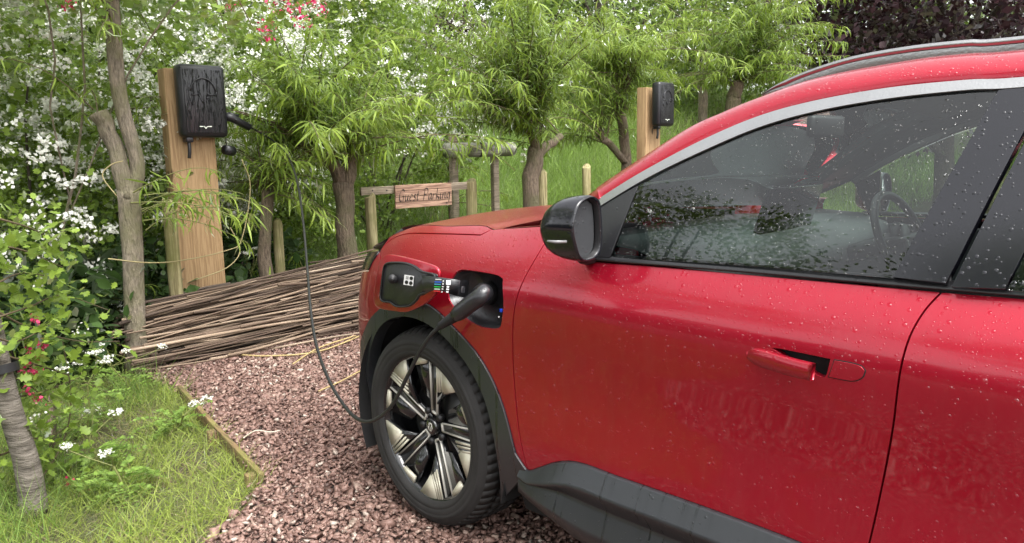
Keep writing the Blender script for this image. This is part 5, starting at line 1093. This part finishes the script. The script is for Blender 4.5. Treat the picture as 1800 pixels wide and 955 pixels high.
# overhanging branch of pink blossom at the top
ob = thing('overhanging_branch', 'hanging leafy branch with clusters of crimson blossom above the cable', 'branch', atD(470, -60, 4.3))
for path in ([(380, -80), (440, -30), (500, 5), (560, 20)], [(420, -90), (480, -20), (520, 10)], [(390, -60), (420, 0), (440, 40), (460, 75)], [(360, -70), (380, 0), (400, 60)], [(560, -80), (600, -30), (640, 10)]):
    sprig(ob, [atD(a, b, 4.3+.001*(a-450)) for a, b in path], 60, .045, L_HAW, cl=.06, tint=(.65, .2))
blossoms(ob, [atD(a, b, 4.25) for a, b in ((478, 3), (511, 18), (522, 20), (556, 8), (566, 18), (470, 48), (535, 38), (408, 12), (466, 66), (500, -5), (120, 6), (552, 0))], F_PINK, 20, .022, .017)
# hawthorn hedge in flower
HG = 'flowering hawthorns of the hedge'
for lab, px, X, r, h, ncl, per, nfl in [
    ('hawthorn covered in white blossom at the left edge beside the pink-blossomed tree', 30, -4.2, (.85, .85, 1.25), 1.25, 95, 102, 760),
    ('hawthorn covered in white blossom directly behind the forked tree', 175, -4.9, (1.0, .95, 1.45), 1.45, 110, 102, 900),
    ('hawthorn in white blossom behind the wide charger post', 330, -5.4, (1.0, 1.0, 1.5), 1.4, 110, 102, 640),
    ('hawthorn in sparse white blossom behind the small thin-trunked willow', 455, -5.4, (.95, .9, 1.3), 1.2, 95, 120, 220),
    ('hawthorn with arching sprays of white blossom behind the thick-trunked willow', 665, -5.9, (1.2, 1.15, 1.5), 1.75, 125, 112, 800),
    ('tall hawthorn with little blossom behind the thick-trunked willow crown', 560, -7.2, (1.4, 1.4, 1.7), 2.7, 130, 120, 300)]:
    c = atX(px, 300, X); z = float(terrain(c[0], c[1])); bush('hawthorn_bush', lab, 'shrub', (c[0], c[1], z), (c[0], c[1], z+h), r, ncl, per, LOB8, .046, L_HAW, F_WHITE, nfl, .022, HG, .19, None, up=.7, fl_per=20)
# leafy canopy over the forked tree
c = atX(150, 10, -2.9); fc = bush('maple_bush', 'fresh green hedge maple reaching over the top of the forked tree', 'tree', (c[0]-.5, c[1]-.2, 0), c+[-.1, .05, .42], (.55, 1.1, .42), 80, 75, LOB8, .046, leaf('maple_leaf', (.06, .11, .02), (.26, .37, .08), .45), F_WHITE, 20, .016, None, .17, .012, B_GREY, up=1.0, tint=(.6, .2), limbs=2)
# dark undergrowth at the foot of the hedge
UG = 'nettle clumps at the foot of the hedge'
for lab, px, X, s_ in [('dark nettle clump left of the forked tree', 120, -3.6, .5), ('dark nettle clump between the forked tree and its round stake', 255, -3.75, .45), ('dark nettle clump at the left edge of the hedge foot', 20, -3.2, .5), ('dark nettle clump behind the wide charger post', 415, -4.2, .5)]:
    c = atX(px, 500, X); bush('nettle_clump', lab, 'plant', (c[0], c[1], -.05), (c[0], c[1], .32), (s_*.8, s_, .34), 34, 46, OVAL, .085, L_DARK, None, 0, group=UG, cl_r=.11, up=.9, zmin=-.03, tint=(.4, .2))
# trees and hedge further back
FG = 'tall trees behind the hedge'
for lab, x, y, z, r, ncl, mt, tn in [
    ('tall leafy tree behind the left hawthorns', -7.5, -1.6, 3.0, (1.9, 1.9, 2.4), 150, L_FAR, .5), ('broad tree behind the hawthorn and wide charger post', -8.2, 1.6, 3.4, (2.0, 2.0, 2.6), 160, L_FAR, .45), ('round-headed tree behind the tall hawthorn', -11, 5.0, 4.4, (2.6, 2.6, 3.0), 190, L_FAR, .6),
    ('tall pale green tree beyond the bank between two pollard willows', -13, 9.5, 5.0, (3.2, 3.2, 3.6), 250, L_FAR, .72), ('dark leafy tree standing beyond the meadow', -12, 15.0, 5.2, (3.6, 3.4, 3.8), 260, L_FAR, .5), ('wide green tree beyond the meadow next to the copper beech', -6.6, 17.5, 4.8, (3.4, 3.2, 3.8), 270, L_FAR, .55), ('far green tree partly behind the copper beech', .5, 20.0, 5.0, (4.2, 3.2, 4.2), 260, L_FAR, .5), ('broad crowned tree far behind the bonnet willow', -14.5, 7.0, 6.2, (3.4, 3.4, 3.6), 240, L_FAR, .6), ('tall far tree between the bank and the wide green tree', -14, 19.0, 6.0, (4.2, 4.2, 4.2), 240, L_FAR, .55), ('large far tree closing the view behind the copper beech trunk', -3.5, 26.0, 5.5, (5.5, 4.5, 5.0), 330, L_FAR, .5), ('large far tree closing the view beyond the tall far tree', -12, 25.0, 6.0, (5.5, 4.5, 5.4), 330, L_FAR, .5), ('grey-green tree filling the gap behind the round-headed tree', -15, 3.0, 4.6, (3.2, 3.2, 3.6), 170, L_FAR, .5), ('far tree beyond the bank behind the second wall box', -17, 14.0, 6.0, (4.4, 5.0, 4.4), 260, L_FAR, .6)]:
    zb_ = float(terrain(x, y)); bush('broadleaf_tree', lab, 'tree', (x, y, zb_), (x, y, z), r, ncl, 74, DIAM, .135, mt, None, 0, group=FG, cl_r=.38, trunk=.16, up=.7, tint=(tn, .2), shell=.45)
cb_ = np.array([-2.4, 12.6, 3.9]); bush('copper_beech', 'dark purple-leaved copper beech rising behind the car roof', 'tree', (cb_[0], cb_[1], float(terrain(*cb_[:2]))), cb_, (3.0, 2.4, 2.4), 260, 95, DIAM, .115, L_COP, None, 0, cl_r=.33, trunk=.18, up=.7, tint=(.45, .25), shell=.4)
pk_ = atX(800, 60, -8.5); bush('purple_shrub', 'small patch of dark red foliage behind the pollard willows', 'shrub', (pk_[0], pk_[1], float(terrain(*pk_[:2]))), pk_, (.3, .45, .22), 12, 60, OVAL, .09, L_COP, None, 0, cl_r=.13, up=.7)
# trees on the other side of the lane, which the paint and the windows mirror
OG = 'trees across the lane'
for lab, x, y, z, r, ncl in [('spreading tree across the lane opposite the bonnet', -5.2, -8.0, 6.6, (2.6, 2.2, 2.6), 90), ('open-crowned tree across the lane opposite the doors', .3, -9.2, 7.6, (2.8, 2.2, 2.7), 100), ('tall tree across the lane opposite the tailgate', 6.4, -9.0, 6.8, (2.6, 2.3, 2.8), 95), ('dark tree at the far end of the verge', -10, -5.2, 4.0, (2.6, 2.4, 2.6), 120)]:
    bush('roadside_tree', lab, 'tree', (x, y, -.05), (x, y, z), r, ncl, 120, DIAM, .09, L_FAR, None, 0, group=OG, cl_r=.30, trunk=.14, up=.7, shell=.35)
for lab, x, h in (('hedge shrub across the lane near the far end of the verge', -8, 1.3), ('rounded hedge shrub across the lane under the spreading tree', -5.2, 1.5), ('hedge shrub across the lane between the spreading and open-crowned trees', -2.6, 1.4), ('hedge shrub across the lane under the open-crowned tree', .2, 1.55), ('hedge shrub across the lane between the open-crowned and tall trees', 2.8, 1.4), ('hedge shrub across the lane under the tall tree', 5.4, 1.5), ('added hedge shrub across the lane past the tall tree', 8.2, 1.4), ('added hedge shrub across the lane past the dark tree', -10.8, 1.5), ('added hedge shrub across the lane at the far end', -13.6, 1.5)):
    bush('lane_hedge_shrub', lab, 'shrub', (x, -10.2, -.05), (x, -10.2, h), (2.0, .8, h+.05), 100, 80, DIAM, .11, L_DARK, None, 0, group='hedge shrubs across the lane', cl_r=.22, up=.6)  # unseen hedge, widened, end shrubs added, to close sky gaps in the paint's reflections

# ------------------------------------------------------------------ grass, cow parsley, litter
def blades(name, label, n, xr, yr, keep, h0, h1, mat, wid=1.0, tint=(.5, .22), lean=.45, zf=terrain, dens_noise=None, tm=None):
    p = np.c_[rng.uniform(*xr, n), rng.uniform(*yr, n)]; p = p[keep(p[:, 0], p[:, 1])]
    if dens_noise: p = p[rng.uniform(0, 1, len(p)) < np.clip(dens_noise(p[:, 0], p[:, 1]), 0, 1)]
    n = len(p); pos = np.c_[p, zf(p[:, 0], p[:, 1])-.01]; D = rng.normal(0, lean, (n, 3)); D[:, 2] = 1; U_ = rng.normal(0, 1, (n, 3)); U_[:, 2] = .2
    h = rng.uniform(h0, h1, n); L = []; k = rng.integers(0, 4, n)
    for i, (tv, tf) in enumerate(tm or BLADE):
        m_ = k == i; L.append(scatter(tv, tf, pos[m_], frames(D[m_], U_[m_]), np.c_[h[m_]*0+wid*(.5+.5*h[m_]/h1)*h1, h[m_], h[m_]], np.clip(rng.normal(*tint, m_.sum())+.16*np.sin(pos[m_, 0]*1.7+2*np.sin(pos[m_, 1]*1.1))*np.sin(pos[m_, 1]*2.3), 0, 1)))
    V, F, T = join_sc(L); o = mk(name, V, F, mat, None, True, tint=T); tag(o, label, 'grass', kind='stuff')
patch = lambda x, y: .35+.75*np.sin(x*3.1+1.3*np.sin(y*2.7))*np.sin(y*4.3+x)+.35*np.sin(x*9+y*7)
off_bay = lambda x, y: ~in_poly(x, y, GP)
blades('verge_grass', 'short tufted grass of the verge left of the gravel', 95000, (-2.9, .9), (-3.0, .1), off_bay, .05, .17, L_LAWN, .85, (.58, .24), .75, dens_noise=lambda x, y: .34+.55*patch(x, y))
blades('dry_thatch', 'dry straw lying between the verge grass', 30000, (-2.9, .9), (-2.6, .0), off_bay, .04, .13, L_DRY, .6, (.5, .25), 2.2)
blades('long_verge_grass', 'longer grass tufts beside the brushwood pile and trunk', 9000, (-3.4, -.6), (-1.9, .0), lambda x, y: off_bay(x, y) & ((x < -2.2) | (y < -.75)), .14, .34, L_GRASS, .42, (.5, .2), .5, dens_noise=lambda x, y: .3+.6*patch(x+2, y+1))
blades('edge_tufts', 'bright grass tufts growing over the timber edging', 2600, (-2.4, -.5), (-.55, -.02), lambda x, y: off_bay(x, y) & (np.abs(y-(-.03+(-.21)*(x+2.3)/1.5)) < .12), .08, .19, L_LAWN, .7, (.75, .15), .6)
blades('meadow_grass', 'tall bright grass growing behind the willows and the sign', 78000, (-10, -3.5), (-1.0, 13), lambda x, y: (y > -.8-(x+3.5)*.1), .25, .62, L_GRASS, .30, (.62, .2), .38, tm=BLADE2)
blades('far_meadow_grass', 'tall meadow grass on the bank behind the second wall box', 48000, (-18, -3.0), (6, 20), lambda x, y: (x < -4.2) | (y > 10), .3, .7, L_GRASS, .55, (.66, .2), .38, tm=BLADE2)
def parsley(label, base, h, n_um, group='cow parsley plants', fern=26):
    t = thing('cow_parsley', label, 'plant', base, group); b = np.array(base, float); parts = []; fl = []
    heads_ = []
    topb = b+np.array([rng.normal(0, .05), rng.normal(0, .05), h*.62]); parts.append(tube(cr([b, (b+topb)/2+[.01, .01, 0], topb], 4), .004, 5, False))
    for i in range(n_um):
        e = topb+np.array([rng.normal(0, .07), rng.normal(0, .07), rng.uniform(.2, .38)*h]); parts.append(tube(cr([topb, (topb+e)/2+rng.normal(0, .01, 3), e], 3), .0022, 4, False))
        fl = []; heads_.append(fl)
        for k in range(10):
            a = rng.uniform(0, 6.28); rr_ = .032*math.sqrt(rng.uniform()); c = e+[rr_*math.cos(a), rr_*math.sin(a), .012]; parts.append(tube([e, c], .0009, 3, False)); fl.append(c+rng.normal(0, .005, (7, 3)))
    mk('stalk', *merge(parts), B_GREEN, t)
    for fl in heads_:
        fl = np.vstack(fl); m_ = len(fl); U_ = rng.normal(0, .3, (m_, 3)); U_[:, 2] += 1
        V, F, T = scatter(PETAL[0], PETAL[1], fl, frames(rng.normal(0, 1, (m_, 3)), U_), .0085*rng.uniform(.7, 1.2, m_), rng.uniform(0, 1, m_)); mk('flower_head', V, F, F_WHITE, t, tint=T)
    P_, D_ = [], []
    for i in range(fern):       # feathery leaves: rachis with side leaflets
        a = rng.uniform(0, 6.28); o = b+(topb-b)*rng.uniform(0, .7); d = np.array([math.cos(a), math.sin(a), rng.uniform(.2, .8)]); ln = rng.uniform(.10, .22)
        for s_ in np.linspace(.25, 1, 9):
            c = o+d*ln*s_-np.array([0, 0, .10*s_*s_*ln*5])
            for sg_ in (-1, 1): P_.append(c); D_.append(d*.7+sg_*np.array([-d[1], d[0], 0])*.9)
    P_ = np.array(P_); D_ = np.array(D_); U_ = rng.normal(0, .25, P_.shape); U_[:, 2] += 1; s_ = rng.uniform(.012, .028, len(P_)); V, F, T = scatter(LOBED[0], LOBED[1], P_, frames(D_, U_), s_, np.clip(rng.normal(.6, .2, len(P_)), 0, 1)); mk('leaves', V, F, L_GRASS, t, tint=T)
for lab, px, py, Xq, h, nu in [('cow parsley in flower against the left end of the brushwood pile', 205, 640, -2.85, .42, 8), ('low cow parsley in front of the forked trunk', 232, 690, -2.55, .30, 5), ('cow parsley close to the grey leaning trunk', 150, 760, -1.9, .42, 4), ('leafy cow parsley at the near end of the verge', 215, 870, -1.2, .22, 2), ('cow parsley beside the gravel edging', 300, 760, -1.8, .2, 2), ('cow parsley amid verge grass by the leaning plank', 175, 830, -1.45, .26, 2)]:
    c = atZ(px, py, -.04); parsley(lab, (c[0], c[1], -.05), h, nu)
for lab, px, X, h, nu in [('cow parsley flowering in the meadow below the second wall box', 1160, -4.6, 1.15, 10), ('tall cow parsley behind the bonnet willow trunk', 925, -3.9, 1.45, 7), ('cow parsley behind the guest parking sign', 770, -4.0, 1.0, 6), ('cow parsley between the wide charger post and the small willow', 430, -3.7, .7, 5)]:
    c = atX(px, 300, X); parsley(lab, (c[0], c[1], float(terrain(c[0], c[1]))), h, nu, fern=30)
